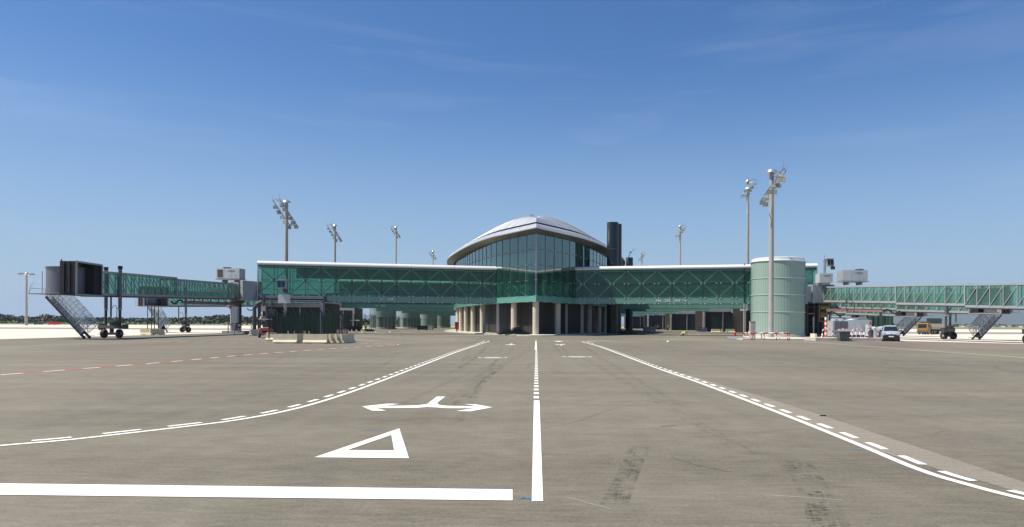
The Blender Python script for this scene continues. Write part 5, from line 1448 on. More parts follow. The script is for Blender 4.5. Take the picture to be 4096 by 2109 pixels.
mb = MB(); mb.lathe((-.55, 0, 0), [(.55, 2.1), (.5, 2.24), (0, 2.26)], 18); part('vent', mb, M_['band'], bd)
mb = MB(); mb.b2((-1.3, -.8, 0), (1.35, .8, .3)); part('base_frame', mb, M_['bdark'], t)
mb = MB(); text_mb(mb, 'CIATESA', .30, Matrix.Translation((1.27, -.915, 1.45)) @ Matrix.Rotation(R(90), 4, 'X') @ Matrix.Rotation(R(90), 4, 'Z'), .004, .008); part('lettering', mb, M_['red'], bd)
# --- gas cylinders
for k, (px, h, mk, lb) in enumerate(((3500, 1.15, 'band', 'tall steel cylinder behind the rightmost hoop rail'), (3485, 1.0, 'bdark', 'dark cylinder left of the tall steel one behind the rightmost hoop rail'))):
    x = at(px, 1345, 81.2).x; mb = MB(); mb.lathe((x, 81.4, 0), [(.3, .34), (.3, .34 + h), (.2, .34 + h + .1), (.06, .34 + h + .14), (.06, .34 + h + .22), (0, .34 + h + .22)], 18)
    single('gas_cylinder', mb, M_[mk], lb, 'cylinder', 'cylinders on the kerb island', smooth=True)
mb = MB(); x = at(3493, 1320, 84).x; mb.ext([Vector((x - .6, 84, z)) for z in (.5, 1.9)] + [Vector((x + .3, 84, 1.5)), Vector((x + .5, 84, .7))], (0, .8, 0)); mb.tube([(x - .4, 83.9, 1.3), (x + .1, 83.8, 1.45), (x + .5, 83.8, 1.1)], .12, 8)
single('generator', mb, M_['band'], 'pale equipment hump between the air-handling unit and the parked van', 'generator')
# --- small white junction boxes under the air handler rails
for k in range(5):
    px = 3391 + k * 17; x = at(px, 1330, 83.6).x; mb = MB(); mb.b2((x - .13, 83.5, .65), (x + .13, 83.7, 1.0)); mb.bar((x, 83.6, .34), (x, 83.6, .65), .06)
    single('junction_box', mb, M_['wpaint'], ('leftmost', 'second', 'third', 'fourth', 'rightmost')[k] + ' small white box on the stub rail beneath the air-handling unit', 'box', 'small white boxes on the kerb island')
# --- gate signs
for k, (z, txt, lb) in enumerate(((4.05, '244', 'black and yellow gate board lettered 244, upper one beside the right rotunda column'), (2.85, '245', 'black and yellow gate board lettered 245, lower one beside the right rotunda column'))):
    x = at(3291, 1240, 101.6).x; t = thing('gate_board', lb, 'sign', (x, 101.6, z), 0, 'gate boards')
    mb = MB(); mb.box((0, 0, 0), (1.05, .08, 1.05)); bd = part('board', mb, M_['black'], t)
    mb = MB()
    for a, b_ in (((-.52, .5), (.52, .5)), ((-.52, -.5), (.52, -.5)), ((-.5, -.5), (-.5, .5)), ((.5, -.5), (.5, .5))): mb.bar((a[0], -.05, a[1]), (b_[0], -.05, b_[1]), .035)
    part('border', mb, M_['txty'], bd)
    mb = MB(); text_mb(mb, txt, .42, Matrix.Translation((0, -.055, .2)) @ Matrix.Rotation(R(90), 4, 'X'), .003, .006); part('lettering', mb, M_['txty'], bd)
mb = MB(); x = at(3291, 1240, 101.8).x; mb.bar((x, 101.85, .14), (x, 101.85, 4.6), .12); single('sign_post', mb, M_['bdark'], 'dark post carrying the two black and yellow gate boards', 'post')
# --- steel service frame between stair tower and rotunda, stair to the room
x0_, x1_ = at(3226, 1300, 104).x, at(3272, 1300, 104).x
t = thing('steel_frame', 'dark steel frame with yellow lamp strip right of the round green stair tower', 'frame', (x0_, 104, .14))
mb = MB()
for x in (.1, x1_ - x0_ - .6, x1_ - x0_): mb.bar((x, 0, 0), (x, 0, 5.8), .22)
for z in (1.4, 2.4, 4.3, 5.4): mb.bar((0, 0, z), (x1_ - x0_, 0, z), .14)
part('column_and_beam', mb, M_['bdark'], t)
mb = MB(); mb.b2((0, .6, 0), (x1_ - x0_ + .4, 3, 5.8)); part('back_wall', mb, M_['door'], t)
mb = MB(); mb.b2((.1, -.2, 3.3), (1.1, -.1, 3.42)); part('lamp_strip', mb, M_['amber'], t)
mb = MB(); mb.tube([(.9, -.3, 0), (.9, -.3, 2.9)], .12, 8); part('pipe', mb, M_['band'], t)
# --- steel scaffold corner under the left walkway end
x0_ = at(1036, 1300, 107).x
t = thing('service_stair', 'steel service stair with grey boxes beneath the left end of the walkway', 'stair', (x0_, 107, 0))
mb = MB()
for x in (.2, 1.9): mb.bar((x, 0, 0), (x, 0, 5.1), .16)
for z in (1.9, 2.9, 3.5, 4.6): mb.bar((0, 0, z), (2.4, 0, z), .12)
part('frame', mb, M_['bdark'], t)
for z in (2.3, 3.9):
    mb = MB(); mb.box((.75, -.1, z), (.7, .4, .8)); part('equipment_box', mb, M_['frame'], t)
mb = MB(); mb.b2((1.3, .1, 2.8), (2.3, .2, 3.9)); mb.b2((1.3, .1, 4.2), (2.3, .2, 4.9)); part('panel', mb, M_['drumin'], t)
# --- white cabinet by left rotunda column
p = at(935, 1330, 103); mb = MB(); mb.b2((p.x - .35, 103, 1.7), (p.x + .5, 103.6, 4.1)); mb.bar((p.x, 103.3, 0), (p.x, 103.3, 1.7), .1); mb.b2((p.x + .25, 102.97, 2.4), (p.x + .35, 103, 2.9))
single('electrical_cabinet', mb, M_['ac'], 'white electrical cabinet beside the left rotunda column', 'cabinet')
mb = MB(); p = at(1018, 1260, 104); mb.cyl((p.x, 104, 0), (p.x, 104, 4.0), .28, n=14); mb.tube([(p.x, 104, 3.9), (p.x + .25, 104, 4.4), (p.x + .9, 104.3, 4.9)], .26, 10)
single('duct_post', mb, M_['bdark'], 'dark duct post standing between the left rotunda and the walkway', 'duct', smooth=True)
# --- baggage tug, faded red
p = g(1062, 1348)
t = thing('baggage_tug', 'faded red airport tug with amber beacon parked behind a concrete barrier', 'tug', (p.x + 1.4, 82.5, 0), R(24))
mb = MB(); mb.ext([Vector((x, -1.3, z)) for x, z in ((-.75, .55), (-.8, .95), (-.55, 1.15), (.55, 1.15), (.8, .95), (.75, .55), (.4, .38), (-.4, .38))], (0, 1.3, 0)); mb.b2((-.7, 0, .4), (.7, 1.3, 1.0)); bd = part('body', mb, M_['salmon'], t)
mb = MB(); mb.b2((-.45, -1.33, .6), (.1, -1.29, .82)); part('grille', mb, M_['black'], bd)
mb = MB(); mb.b2((-.35, -1.1, 1.15), (.35, -.4, 1.22)); part('bonnet_plate', mb, M_['wpaint'], bd)
mb = MB(); mb.b2((-.72, -.5, 2.12), (.72, 1.0, 2.2)); rf = part('roof', mb, M_['wpaint'], t)
for x, y in ((-.68, -.4), (0, -.4), (.68, -.4), (-.68, .95), (.68, .95)): mb = MB(); mb.bar((x, y, 1.05), (x, y + .03, 2.12), .07); part('roof_post', mb, M_['bdark'], rf)
mb = MB(); mb.lathe((-.55, -.3, 0), [(.1, 2.2), (.1, 2.38), (.04, 2.45), (0, 2.45)], 10); part('beacon', mb, M_['amber'], rf)
mb = MB(); mb.b2((-.3, .2, 1.0), (.3, .4, 1.7)); part('seat', mb, M_['bdark'], t)
for s_ in (-1, 1):
    wheel((s_ * .68, -.85, .36), .36, .22, t); wheel((s_ * .68, .9, .36), .36, .22, t)
# --- small tractor with white service tower under the left walkways
p = g(1412, 1325)
t = thing('service_tractor', 'small dark tractor with white canopy under the left walkways', 'tractor', (p.x + .4, p.y, 0), R(-20))
mb = MB(); mb.b2((-.5, -.9, .5), (.5, .9, 1.1)); mb.b2((-.4, -1.5, .5), (.4, -.9, 1.0)); part('body', mb, M_['bdark'], t)
mb = MB(); mb.ext([Vector((x, -.8, z)) for x, z in ((-.75, 2.25), (-.6, 2.45), (.6, 2.45), (.75, 2.25))], (0, 1.5, 0)); part('canopy', mb, M_['wpaint'], t)
mb = MB()
for x in (-.6, .6):
    for y in (-.7, .6): mb.bar((x, y, 1.1), (x, y, 2.25), .07)
part('canopy_post', mb, M_['black'], t)
mb = MB(); mb.b2((-.3, .1, 1.1), (.3, .7, 1.75)); part('seat', mb, M_['yellow'], t)
for s_ in (-1, 1): wheel((s_ * .65, .6, .5), .5, .3, t, 'bdark'); wheel((s_ * .55, -1.1, .33), .33, .22, t, 'bdark')
mb = MB(); x = g(1397, 1324).x; mb.b2((x - .32, 150, .1), (x + .32, 150.6, 2.3)); mb.tube([(x - .3, 150.2, 3.6), (x - .2, 150.2, 3.3), (x, 150.2, 3.0), (x + .25, 150.2, 2.5), (x + .3, 150.2, 2.3)], .24, 10)
single('water_hydrant_tower', mb, M_['wpaint'], 'white service tower with curved neck beside the small dark tractor', 'service tower')
# --- loose heaps and containers
def heap(cx, cy, w_, h, n, label, seed, mk='fencel', z=.15, rail=False):
    rnd = random.Random(seed); mb = MB()
    for k in range(n):
        u = rnd.uniform(-1, 1); top = h * (1 - u * u * .8) * (0.75 + .3 * math.sin(u * 5))
        a = rnd.uniform(-.22, .22); yy = rnd.uniform(-.6, .6)
        mb.box((cx + u * w_ / 2, cy + yy, z + .05 + rnd.random() * max(.06, top - .1)), (rnd.uniform(.7, 1.7), rnd.choice((.06, .5)), rnd.choice((.05, .07, .1))), (Matrix.Rotation(a, 3, 'Y') @ Matrix.Rotation(rnd.uniform(-.5, .5), 3, 'Z')))
    o = single('fence_part_heap', mb, M_[mk], label, 'heap'); return o
c = at(2056, 1330, 104.8); heap(c.x, 105.4, 3.6, 1.25, 150, 'heap of dark green fence parts on the pavement left of the corner column', 3, 'fence')
c = at(2508, 1330, 121); heap(c.x, 120, 2.2, .95, 90, 'heap of dark parts in the shade at the foot of the short chimney', 4, 'fence')
c = g(1478, 1326); heap(c.x, c.y, 1.0, .7, 40, 'small dark green heap on the road under the left walkways', 6, 'fence', 0)
for px0, px1, py, h, lb, mk in ((1669, 1712, 1321, 1.15, 'low dark grey container on the pavement under the left walkways', 'chim'), (1713, 1731, 1320.5, 1.1, 'pale end crate beside the low dark grey container', 'kerb'), (2576, 2597, 1326, 1.15, 'grey crate under the right walkways, left one of the pair', 'frame'), (2598, 2621, 1326, 1.15, 'grey crate under the right walkways, right one of the pair', 'bgrey')):
    a, b_ = g(px0, py), g(px1, py); mb = MB(); mb.b2((a.x, a.y, .12), (b_.x, a.y + 1.6, h)); mb.b2((a.x + .1, a.y + .1, 0), (a.x + .3, a.y + 1.5, .12)); mb.b2((b_.x - .3, a.y + .1, 0), (b_.x - .1, a.y + 1.5, .12))
    for k in range(3): xx = a.x + (b_.x - a.x) * (k + .5) / 3; mb.b2((xx - .03, a.y - .03, .12), (xx + .03, a.y, h)); 
    mb.b2((a.x - .03, a.y - .04, h - .08), (b_.x + .03, a.y + 1.62, h + .03))
    single('container', mb, M_[mk], lb, 'container')
mb = MB(); p = at(3023, 1330, 128); mb.ext([Vector((p.x - .6, 128, 1.0)), Vector((p.x + .4, 128, 1.0)), Vector((p.x + .5, 128, 2.2)), Vector((p.x - .7, 128, 2.2))], (0, .9, 0)); mb.b2((p.x - .5, 128.1, 0), (p.x + .3, 128.8, 1.0))
single('blue_bin', mb, M_['blue'], 'pale blue tub in the shadow left of the round stair tower', 'bin')

# --- flatbed lorry with barriers and green panels
p = g(3700, 1338)
LX, LY = p.x + 2.9, 148.0
rzl = math.atan2(-.62, -.78)
t = thing('flatbed_lorry', 'yellow flatbed lorry loaded with concrete blocks and green panels, under the right bridges', 'lorry', (LX, LY, 0), rzl)
mb = MB(); mb.ext([Vector((x, -1.2, z)) for x, z in ((3.6, .6), (5.2, .6), (5.35, 1.5), (5.1, 2.75), (3.6, 2.85))], (0, 2.4, 0)); cbn = part('cab', mb, M_['yellow'], t)
mb = MB(); mb.ext([Vector((x, -1.0, z)) for x, z in ((5.36, 1.6), (5.16, 2.5), (5.2, 2.5), (5.40, 1.6))], (0, 2.0, 0)); part('windscreen', mb, M_['wind'], cbn)
mb = MB()
for s_ in (-1, 1): mb.box((4.4, s_ * 1.21, 2.0), (.9, .03, .7))
part('side_window', mb, M_['wind'], cbn)
mb = MB(); mb.b2((3.4, -1.0, 2.85), (4.9, 1.0, 3.1)); mb.b2((5.2, -1.2, .4), (5.45, 1.2, .85)); part('trim', mb, M_['bdark'], cbn)
mb = MB(); mb.b2((-7.5, -1.2, 1.0), (3.2, 1.2, 1.22)); mb.b2((-7.5, -.45, .7), (3.6, .45, 1.0)); mb.b2((3.1, -1.2, 1.2), (3.25, 1.2, 2.2)); part('flatbed', mb, M_['chim'], t)
for x in (4.4, 2.5, 1.1, -3.8, -5.0, -6.2):
    for s_ in (-1, 1): wheel((x, s_ * 1.0, .5), .5, .3, t, 'galv', 'y')
t.scale = (.86, .86, .86)
Ml = Matrix.Translation((LX, LY, 0)) @ Matrix.Rotation(rzl, 4, 'Z') @ Matrix.Scale(.86, 4)
for k in range(5):
    q_ = Ml @ Vector((1.9 - k * 2.05, .75, 1.22)); o = j0.copy(); COL.objects.link(o); o.location = q_; o.rotation_euler = (0, 0, rzl); o.scale = (.86, .9, 1.5); o['label'] = 'concrete barrier riding on the flatbed lorry, ' + ('nearest the cab', 'second from the cab', 'third from the cab', 'fourth from the cab', 'rearmost')[k]
for k in range(11):
    q_ = Ml @ Vector((1.8 - k * .8, -.3, 1.22)); mb = MB(); 
    mb.box((0, 0, 1.45), (.74, .05, 2.3)); mb.box((-.33, -.05, 1.45), (.05, .08, 2.4)); mb.bar((.3, 0, 0), (.3, 0, .4), .05); mb.bar((-.3, 0, 0), (-.3, 0, .4), .05)
    if k == 0: o = bpy.data.objects.new('green_hoarding', mb.mesh('green_hoarding', M_['fencel'])); COL.objects.link(o); fp0 = o
    else: o = fp0.copy(); COL.objects.link(o)
    o.scale = (.86, 1, .9)
    o.location = q_; o.rotation_euler = (0, 0, rzl); o['label'] = 'dark green hoarding sheet standing upright on the flatbed lorry'; o['category'] = 'panel'; o['group'] = 'green panels loaded on the lorry'
for k in range(12):
    px = 3479 + k * 8.0; Y = 118 + (k % 3) * .8; x = at(px, 1300, Y).x; o = fp0.copy(); COL.objects.link(o); o.location = (x, Y, .0); o.scale = (.62, 1, 1.32 - .02 * (k % 4)); o.rotation_euler = (0, 0, R(10 * ((k * 7) % 5 - 2))); o['label'] = 'tall dark green hoarding sheet stored upright behind the parked van'; o['group'] = 'green panels stored behind the van'
# small dark ground unit left of the van
p = at(3520, 1345, 92); t = thing('tow_cart', 'dark low cart with a pale drum standing just left of the van', 'cart', (p.x, 92, 0))
mb = MB(); mb.b2((-.8, -.6, .35), (.8, .6, .8)); mb.bar((-1.3, 0, .4), (-.8, 0, .5), .07); part('chassis', mb, M_['bdark'], t)
mb = MB(); mb.cyl((-.3, 0, 1.2), (.55, 0, 1.3), .42, n=16); part('tank', mb, M_['band'], t, smooth=True)
for x in (-.6, .6):
    for y in (-.55, .55): wheel((x, y, .28), .28, .14, t, 'bdark', 'y')

# ================================================================ PEOPLE
def person(loc, rz, label, pose='stand', vest='hivis', lean=0.0, group=None):
    t = thing('person', label, 'person', loc, rz, group)
    me = bpy.data.meshes.new('body'); 
    if pose == 'stand':
        J = {'pel': (0, 0, .93, .13), 'bel': (0, -lean * .3, 1.12, .125), 'che': (0, -lean * .7, 1.36, .15), 'nek': (0, -lean, 1.50, .06), 'hd0': (0, -lean - .02, 1.58, .075), 'hd1': (0, -lean - .03, 1.67, .09), 'hd2': (0, -lean - .02, 1.74, .06),
             'lsh': (.19, -lean * .85, 1.43, .06), 'lel': (.25, -lean * .6 - .03, 1.16, .042), 'lwr': (.21, -lean - .24, 1.02, .03), 'lha': (.19, -lean - .32, 1.02, .035), 'rsh': (-.19, -lean * .85, 1.43, .06), 'rel': (-.26, -lean * .5, 1.15, .042), 'rwr': (-.25, -lean * .5 - .10, .92, .03), 'rha': (-.25, -lean * .5 - .13, .83, .035),
             'lhi': (.10, 0, .88, .10), 'lkn': (.12, -.03, .50, .065), 'lan': (.12, .03, .10, .045), 'lto': (.13, -.14, .04, .04), 'rhi': (-.10, 0, .88, .10), 'rkn': (-.13, -.01, .50, .065), 'ran': (-.15, .05, .10, .045), 'rto': (-.16, -.12, .04, .04)}
    else:
        J = {'pel': (0, .25, .42, .14), 'bel': (0, .08, .54, .13), 'che': (0, -.16, .60, .15), 'nek': (0, -.32, .60, .06), 'hd0': (0, -.38, .57, .075), 'hd1': (0, -.46, .54, .09), 'hd2': (0, -.52, .50, .06),
             'lsh': (.19, -.20, .56, .06), 'lel': (.24, -.34, .32, .042), 'lwr': (.20, -.48, .12, .03), 'lha': (.18, -.56, .06, .035), 'rsh': (-.19, -.20, .56, .06), 'rel': (-.25, -.36, .33, .042), 'rwr': (-.20, -.44, .12, .03), 'rha': (-.19, -.52, .05, .035),
             'lhi': (.11, .24, .38, .11), 'lkn': (.16, -.08, .10, .07), 'lan': (.15, .38, .07, .045), 'lto': (.15, .50, .05, .04), 'rhi': (-.11, .24, .38, .11), 'rkn': (-.16, -.06, .10, .07), 'ran': (-.15, .38, .07, .045), 'rto': (-.15, .50, .05, .04)}
    E = [('pel', 'bel'), ('bel', 'che'), ('che', 'nek'), ('nek', 'hd0'), ('hd0', 'hd1'), ('hd1', 'hd2'), ('che', 'lsh'), ('lsh', 'lel'), ('lel', 'lwr'), ('lwr', 'lha'), ('che', 'rsh'), ('rsh', 'rel'), ('rel', 'rwr'), ('rwr', 'rha'), ('pel', 'lhi'), ('lhi', 'lkn'), ('lkn', 'lan'), ('lan', 'lto'), ('pel', 'rhi'), ('rhi', 'rkn'), ('rkn', 'ran'), ('ran', 'rto')]
    K = list(J); V_ = [J[k][:3] for k in K]; Rr = [J[k][3] for k in K]; EE = [(K.index(a), K.index(b)) for a, b in E]
    for h in ('lha', 'rha'):     # five fingers
        i = K.index(h); bx_ = Vector(V_[i]); w0 = Vector(V_[K.index(h[0] + 'wr')]); d = (bx_ - w0).normalized(); sd = d.cross(Vector((0, 1, 0.3))).normalized()
        for f_ in range(5):
            o_ = (f_ - 2) * .017; l = (.05, .075, .08, .075, .06)[f_]
            a = bx_ + sd * o_ + d * .01; b = a + d * l + Vector((0, -.012, -.01)) + (sd * -.03 if f_ == 0 else Vector())
            V_.append(tuple(b)); Rr.append(.009); EE.append((i, len(V_) - 1))
    me.from_pydata(V_, EE, []); me.skin_vertices or None
    o = bpy.data.objects.new('body', me); COL.objects.link(o); o.parent = t
    sk = o.modifiers.new('s', 'SKIN'); sk.use_smooth_shade = True
    if not me.skin_vertices: 
        bm = bmesh.new(); bm.from_mesh(me); bm.verts.layers.skin.verify(); bm.to_mesh(me); bm.free()
    for i, r_ in enumerate(Rr):
        me.skin_vertices[0].data[i].radius = (r_, r_ * (.8 if K[i] in ('che', 'bel', 'pel') else 1)) if i < len(K) else (r_, r_)
    me.skin_vertices[0].data[0].use_root = True
    ss = o.modifiers.new('u', 'SUBSURF'); ss.levels = 1; ss.render_levels = 1
    me.materials.append(M_['skin'])
    dg = bpy.context.evaluated_depsgraph_get(); ev = o.evaluated_get(dg); base = ev.to_mesh()
    vs = [v.co.copy() for v in base.vertices]; nr = [v.normal.copy() for v in base.vertices]; fs = [tuple(p_.vertices) for p_ in base.polygons]; ev.to_mesh_clear()
    bpy.data.objects.remove(o)
    mb = MB(); mb.add(vs, fs); part('body', mb, M_['skin'], t, smooth=True)
    Jv = {k: Vector(J[k][:3]) for k in K}
    def near(p_, segs, rad): 
        for a, b, r_ in segs:
            A, B = Jv[a], Jv[b]; u = max(0, min(1, (p_ - A).dot(B - A) / (B - A).length_squared))
            if (p_ - A.lerp(B, u)).length < r_ + rad: return True
        return False
    def cloth(name, mk, test, off):
        idx = {}; mb = MB(); nv = []; nf = []
        for f_ in fs:
            c_ = sum((vs[i] for i in f_), Vector()) / len(f_)
            if test(c_):
                r_ = []
                for i in f_:
                    if i not in idx: idx[i] = len(nv); nv.append(vs[i] + nr[i] * off)
                    r_.append(idx[i])
                nf.append(tuple(r_))
        if nf: mb.add(nv, nf); part(name, mb, M_[mk], t, smooth=True)
    leg = lambda c_: near(c_, (('lhi', 'lkn', .1), ('lkn', 'lan', .07), ('rhi', 'rkn', .1), ('rkn', 'ran', .07), ('pel', 'lhi', .12), ('pel', 'rhi', .12)), .06) and not near(c_, (('lsh', 'lel', .05), ('lel', 'lwr', .05), ('lwr', 'lha', .05), ('rsh', 'rel', .05), ('rel', 'rwr', .05), ('rwr', 'rha', .05), ('bel', 'che', .06)), .04)
    shoe = lambda c_: near(c_, (('lan', 'lto', .06), ('ran', 'rto', .06)), .02)
    top = lambda c_: near(c_, (('bel', 'che', .16), ('pel', 'bel', .14), ('che', 'lsh', .07), ('che', 'rsh', .07)), .05) and not near(c_, (('nek', 'hd0', .06), ('hd0', 'hd1', .1)), .03)
    cloth('trousers', 'navy', leg, .012); cloth('shoe_pair', 'black', shoe, .016); cloth('vest', vest, top, .022)
    H1 = Jv['hd1']; fw = (Vector((0, -1, 0)) if pose == 'stand' else Vector((0, -.5, -.85))).normalized(); up = Vector((0, 0, 1)) if pose == 'stand' else Vector((0, -.85, .5))
    mb = MB(); mb.box(H1 + fw * .095 - up * .01, (.025, .04, .04)); mb.box(H1 + fw * .085 + up * .025 + Vector((.035, 0, 0)), (.02, .012, .012)); mb.box(H1 + fw * .085 + up * .025 - Vector((.035, 0, 0)), (.02, .012, .012)); mb.box(H1 + fw * .085 - up * .055, (.045, .012, .01)); part('face', mb, M_['skin'], t)
    mb = MB(); c_ = H1 + up * .04 - fw * .015
    rows = []
    for a in range(5):
        th = a / 4 * math.pi / 2; rows.append([c_ + up * (math.sin(th) * .095) + (Vector((1, 0, 0)) * math.cos(ph) + fw.cross(Vector((1, 0, 0))).cross(Vector((1, 0, 0))).normalized() * math.sin(ph) * 1.1) * math.cos(th) * .098 for ph in [2 * math.pi * k / 12 for k in range(13)]])
    mb.grid(rows); part('hair', mb, M_['hair'], t, smooth=True)
    return t
for px, py, rz, ln, vst, lb in ((2621, 1321, 95, .05, 'hivis', 'person in lime vest standing leftmost of the group under the right walkways'), (2631, 1320.5, -80, .10, 'navy', 'person in dark clothes standing beside the lime-vested group under the right walkways'), (2634, 1321, 150, .04, 'hivis', 'person in lime vest standing in the middle beside the dark-clothed one'), (2672, 1321, 40, .03, 'hivis', 'person in lime vest standing apart beside the red and white barriers'), (1463, 1320, 200, .02, 'hivis', 'person in bright lime vest standing under the left walkways')):
    p = g(px, py); person((p.x, p.y, 0), R(rz), lb, 'stand', vst, ln, 'workers on the road')
p = g(2734, 1344); person((p.x, p.y, 0), R(70), 'person in lime vest kneeling bent over on the road surface', 'kneel', 'hivis', 0, 'workers on the road')

# ================================================================ FAR DISTANCE
def leaf_mat(name, a, b_):
    m = bpy.data.materials.new(name); m.use_nodes = True; t = m.node_tree; b = t.nodes['Principled BSDF']; b.inputs['Roughness'].default_value = .8
    tcn = t.nodes.new('ShaderNodeTexCoord'); n = t.nodes.new('ShaderNodeTexNoise'); n.inputs['Scale'].default_value = .16; n.inputs['Detail'].default_value = 5
    t.links.new(tcn.outputs['Object'], n.inputs['Vector']); mx = t.nodes.new('ShaderNodeMix'); mx.data_type = 'RGBA'
    mx.inputs['A'].default_value = (*a, 1); mx.inputs['B'].default_value = (*b_, 1); t.links.new(n.outputs['Fac'], mx.inputs['Factor']); t.links.new(mx.outputs['Result'], b.inputs['Base Color']); return m
M_['leaf'] = leaf_mat('pine_foliage', (0.028, 0.048, 0.028), (0.075, 0.105, 0.055))
M_['scrub'] = leaf_mat('scrub_foliage', (0.09, 0.12, 0.05), (0.17, 0.20, 0.10))
def crown_leaves(mb, c, rx, rz_, n, size, rnd):
    for k in range(n):
        while True:
            d = Vector((rnd.uniform(-1, 1), rnd.uniform(-1, 1), rnd.uniform(-.8, 1)))
            if .35 < d.length < 1: break
        p_ = c + Vector((d.x * rx, d.y * rx, d.z * rz_)); s_ = size * rnd.uniform(.6, 1.4)
        Mq = Matrix.Rotation(rnd.uniform(0, 6.3), 3, 'Z') @ Matrix.Rotation(rnd.uniform(0, 3.1), 3, 'X')
        mb.add([p_ + Mq @ Vector(q_) for q_ in ((-s_, -s_, 0), (s_, -s_ * .7, .2 * s_), (s_ * .8, s_, 0), (-s_ * .7, s_ * .8, -.2 * s_))], [(0, 1, 2, 3)])
rnd = random.Random(11); mb = MB()
for k in range(520):
    x = -640 + 530 * k / 520 + rnd.uniform(-3, 3); Y = 650 + rnd.uniform(0, 50)
    px = PX + x * F / Y
    h = 5.6 + .9 * math.sin(x * .021 + 1) + .5 * math.sin(x * .057) + rnd.uniform(-.3, .4)
    if 165 < px < 215: h += 3.2
    elif 225 < px < 275: h += 2.2
    elif 0 < px < 40: h += 1.2
    elif 860 < px < 960: h += 1.4
    crown_leaves(mb, Vector((x, Y, h * .55)), rnd.uniform(4, 6.5), h * .52, 60, 1.0, rnd)
structure('woodland', mb, M_['leaf'], kind='stuff', label='dark band of pine woodland along the far left horizon')
mb = MB()
for k in range(260):
    x = rnd.uniform(-600, -110); Y = rnd.uniform(560, 630); crown_leaves(mb, Vector((x, Y, .6)), rnd.uniform(3, 7), rnd.uniform(.7, 1.6), 16, .6, rnd)
structure('scrub', mb, M_['scrub'], kind='stuff', label='pale green scrub in front of the far woodland')
for k, (px, lb) in enumerate(((916, 'single dark bushy tree standing before the woodland, left of the rotunda column'), (1014, 'pale bare tree seen between the rotunda column and the walkway'))):
    t = thing('tree', lb, 'tree', ((px - PX) * 520 / F, 520, 0)); mb = MB(); mb.cyl((0, 0, 0), (0, 0, 3.2), .3, .16, 8)
    for a in range(5): mb.cyl((0, 0, 2.2), (math.cos(a * 1.3) * 1.8, math.sin(a * 1.3) * 1.8, 4.2), .12, .05, 6)
    part('trunk', mb, M_['under'], t); mb = MB(); crown_leaves(mb, Vector((0, 0, 4.2)), 3.4, 2.4, 260, .42, rnd); part('crown', mb, M_['leaf'], t)
# hills on the right, low houses at their foot
def hill(name, pts, Y, depth, col):
    mb = MB(); rows = []
    for j in range(7):
        v = j / 6; row = []
        for i, (px, hp) in enumerate(pts):
            h = hp * Y / F * (1 - (1 - v) ** 2) if j else -2
            row.append(Vector(((px - PX) * (Y) / F, Y + depth * v, h * (1 + .06 * math.sin(i * 2.3 + j)))))
        rows.append(row)
    rows.append([Vector((p_.x, Y + depth * 1.6, -2)) for p_ in rows[-1]])
    mb.grid(rows); structure(name, mb, col, smooth=True)
M_['hill'] = leaf_mat('hillside', (0.05, 0.065, 0.05), (0.10, 0.11, 0.08))
xs = [2500 + 50 * k for k in range(52)]
prof_h = lambda x: max(2, (x - 3050) * .085 + 9 * math.sin(x * .011) + 5 * math.sin(x * .031)) if x < 4100 else 89 + 9 * math.sin(x * .011) + 5 * math.sin(x * .031)
hill('hills', [(x, prof_h(x)) for x in xs], 7600, 1800, M_['hill'])
rnd = random.Random(21)
for k in range(26):
    px = (3640 + k * 10) if k < 6 else 3860 + (k - 6) * 13 + rnd.uniform(-3, 3); Y = 1500 + rnd.uniform(-60, 120); x = (px - PX) * Y / F; w_ = rnd.uniform(4, 9) if k >= 6 else rnd.uniform(3, 6); h = rnd.uniform(2.2, 4.5)
    mb = MB(); mb.b2((x - w_, Y, 0), (x + w_, Y + 12, h)); mb.m = 1; mb.b2((x - w_ - .3, Y - .3, h), (x + w_ + .3, Y + 12.3, h + .4))
    for q_ in range(3): xx = x - w_ * .6 + q_ * w_ * .6; mb.b2((xx - .6, Y - .05, 1.0), (xx + .6, Y, h * .75))
    single('distant_building', mb, [M_['distw'] if k % 3 else M_['distg'], M_['distg']], 'low pale building in the row at the foot of the hazy hills', 'building', 'low pale buildings at the foot of the hills')
rnd = random.Random(5); mb = MB()
for k in range(120):
    x = (rnd.uniform(3560, 4250) - PX) * 1700 / F; crown_leaves(mb, Vector((x, 1700 + rnd.uniform(0, 60), 3)), 9, rnd.uniform(2, 5.5), 14, 1.6, rnd)
structure('far_tree_belt', mb, M_['leaf'], kind='stuff', label='thin dark tree belt behind the far pale buildings')
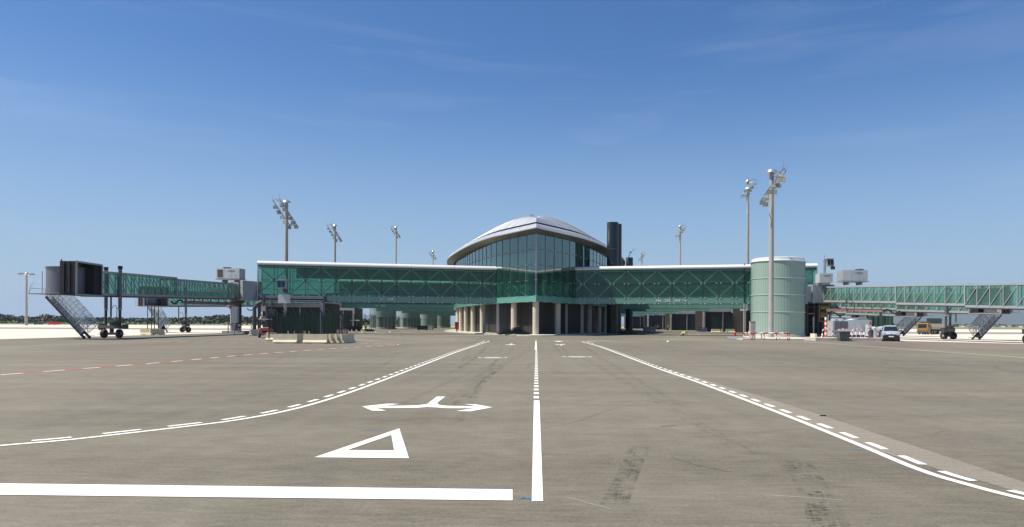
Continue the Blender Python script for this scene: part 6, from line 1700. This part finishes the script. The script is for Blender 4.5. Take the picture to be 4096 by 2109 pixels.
# red marker barriers out on the apron
for k, (px, py, w_, mk, lb) in enumerate(((202, 1297.5, 2.6, 'red', 'far dark red box barrier on the pale apron, left one'), (224, 1297.5, 2.8, 'red', 'far dark red box barrier on the pale apron, right one'), (150, 1298, 4.0, 'fencel', 'far olive green skip on the pale apron near the lone mast'))):
    Y = 380; x = (px - PX) * Y / F; mb = MB(); mb.ext([Vector((x - w_ / 2, Y, .1)), Vector((x + w_ / 2, Y, .1)), Vector((x + w_ / 2 + .2, Y, 1.3)), Vector((x - w_ / 2 - .2, Y, 1.3))], (0, 1.4, 0)); mb.b2((x - w_ / 2 - .3, Y - .1, 1.3), (x + w_ / 2 + .3, Y + 1.5, 1.42)); mb.b2((x - w_ / 2, Y, 0), (x - w_ / 2 + .3, Y + 1.3, .1))
    single('skip_box', mb, M_[mk], lb, 'skip')
mb = MB(); p = at(170, 1278, 560); mb.bar((p.x, 560, 0), (p.x, 560, 5), .25); mb.b2((p.x - 1.2, 559.8, 3.0), (p.x + 1.2, 560.2, 4.2)); single('windsock', mb, M_['salmon'], 'small red marker board on a pole before the far woodland', 'marker')

# ================================================================ AIR
HAZE = True
if HAZE:
    mb = MB(); mb.b2((-9300, -400, -1.5), (12400, 16400, 275))
    hm = bpy.data.materials.new('haze'); hm.use_nodes = True; t_ = hm.node_tree; t_.nodes.clear()
    o_ = t_.nodes.new('ShaderNodeOutputMaterial'); pv = t_.nodes.new('ShaderNodeVolumePrincipled')
    pv.inputs['Color'].default_value = (0.66, 0.80, 1.0, 1); pv.inputs['Density'].default_value = 0.00007; pv.inputs['Anisotropy'].default_value = 0.2
    t_.links.new(pv.outputs[0], o_.inputs['Volume'])
    hz_ = structure('haze', mb, hm, kind='stuff')

x = at(2387, 1310, 128).x; mb = MB(); mb.b2((x - .3, 127.6, .9), (x + .3, 127.8, 2.0)); mb.b2((x - .1, 127.65, .15), (x + .1, 127.75, .9)); mb.b2((x - .34, 127.55, 2.0), (x + .34, 127.85, 2.06))
single('hose_cabinet', mb, M_['salmon'], 'pale red cabinet in the dark under the right side of the pier', 'cabinet')
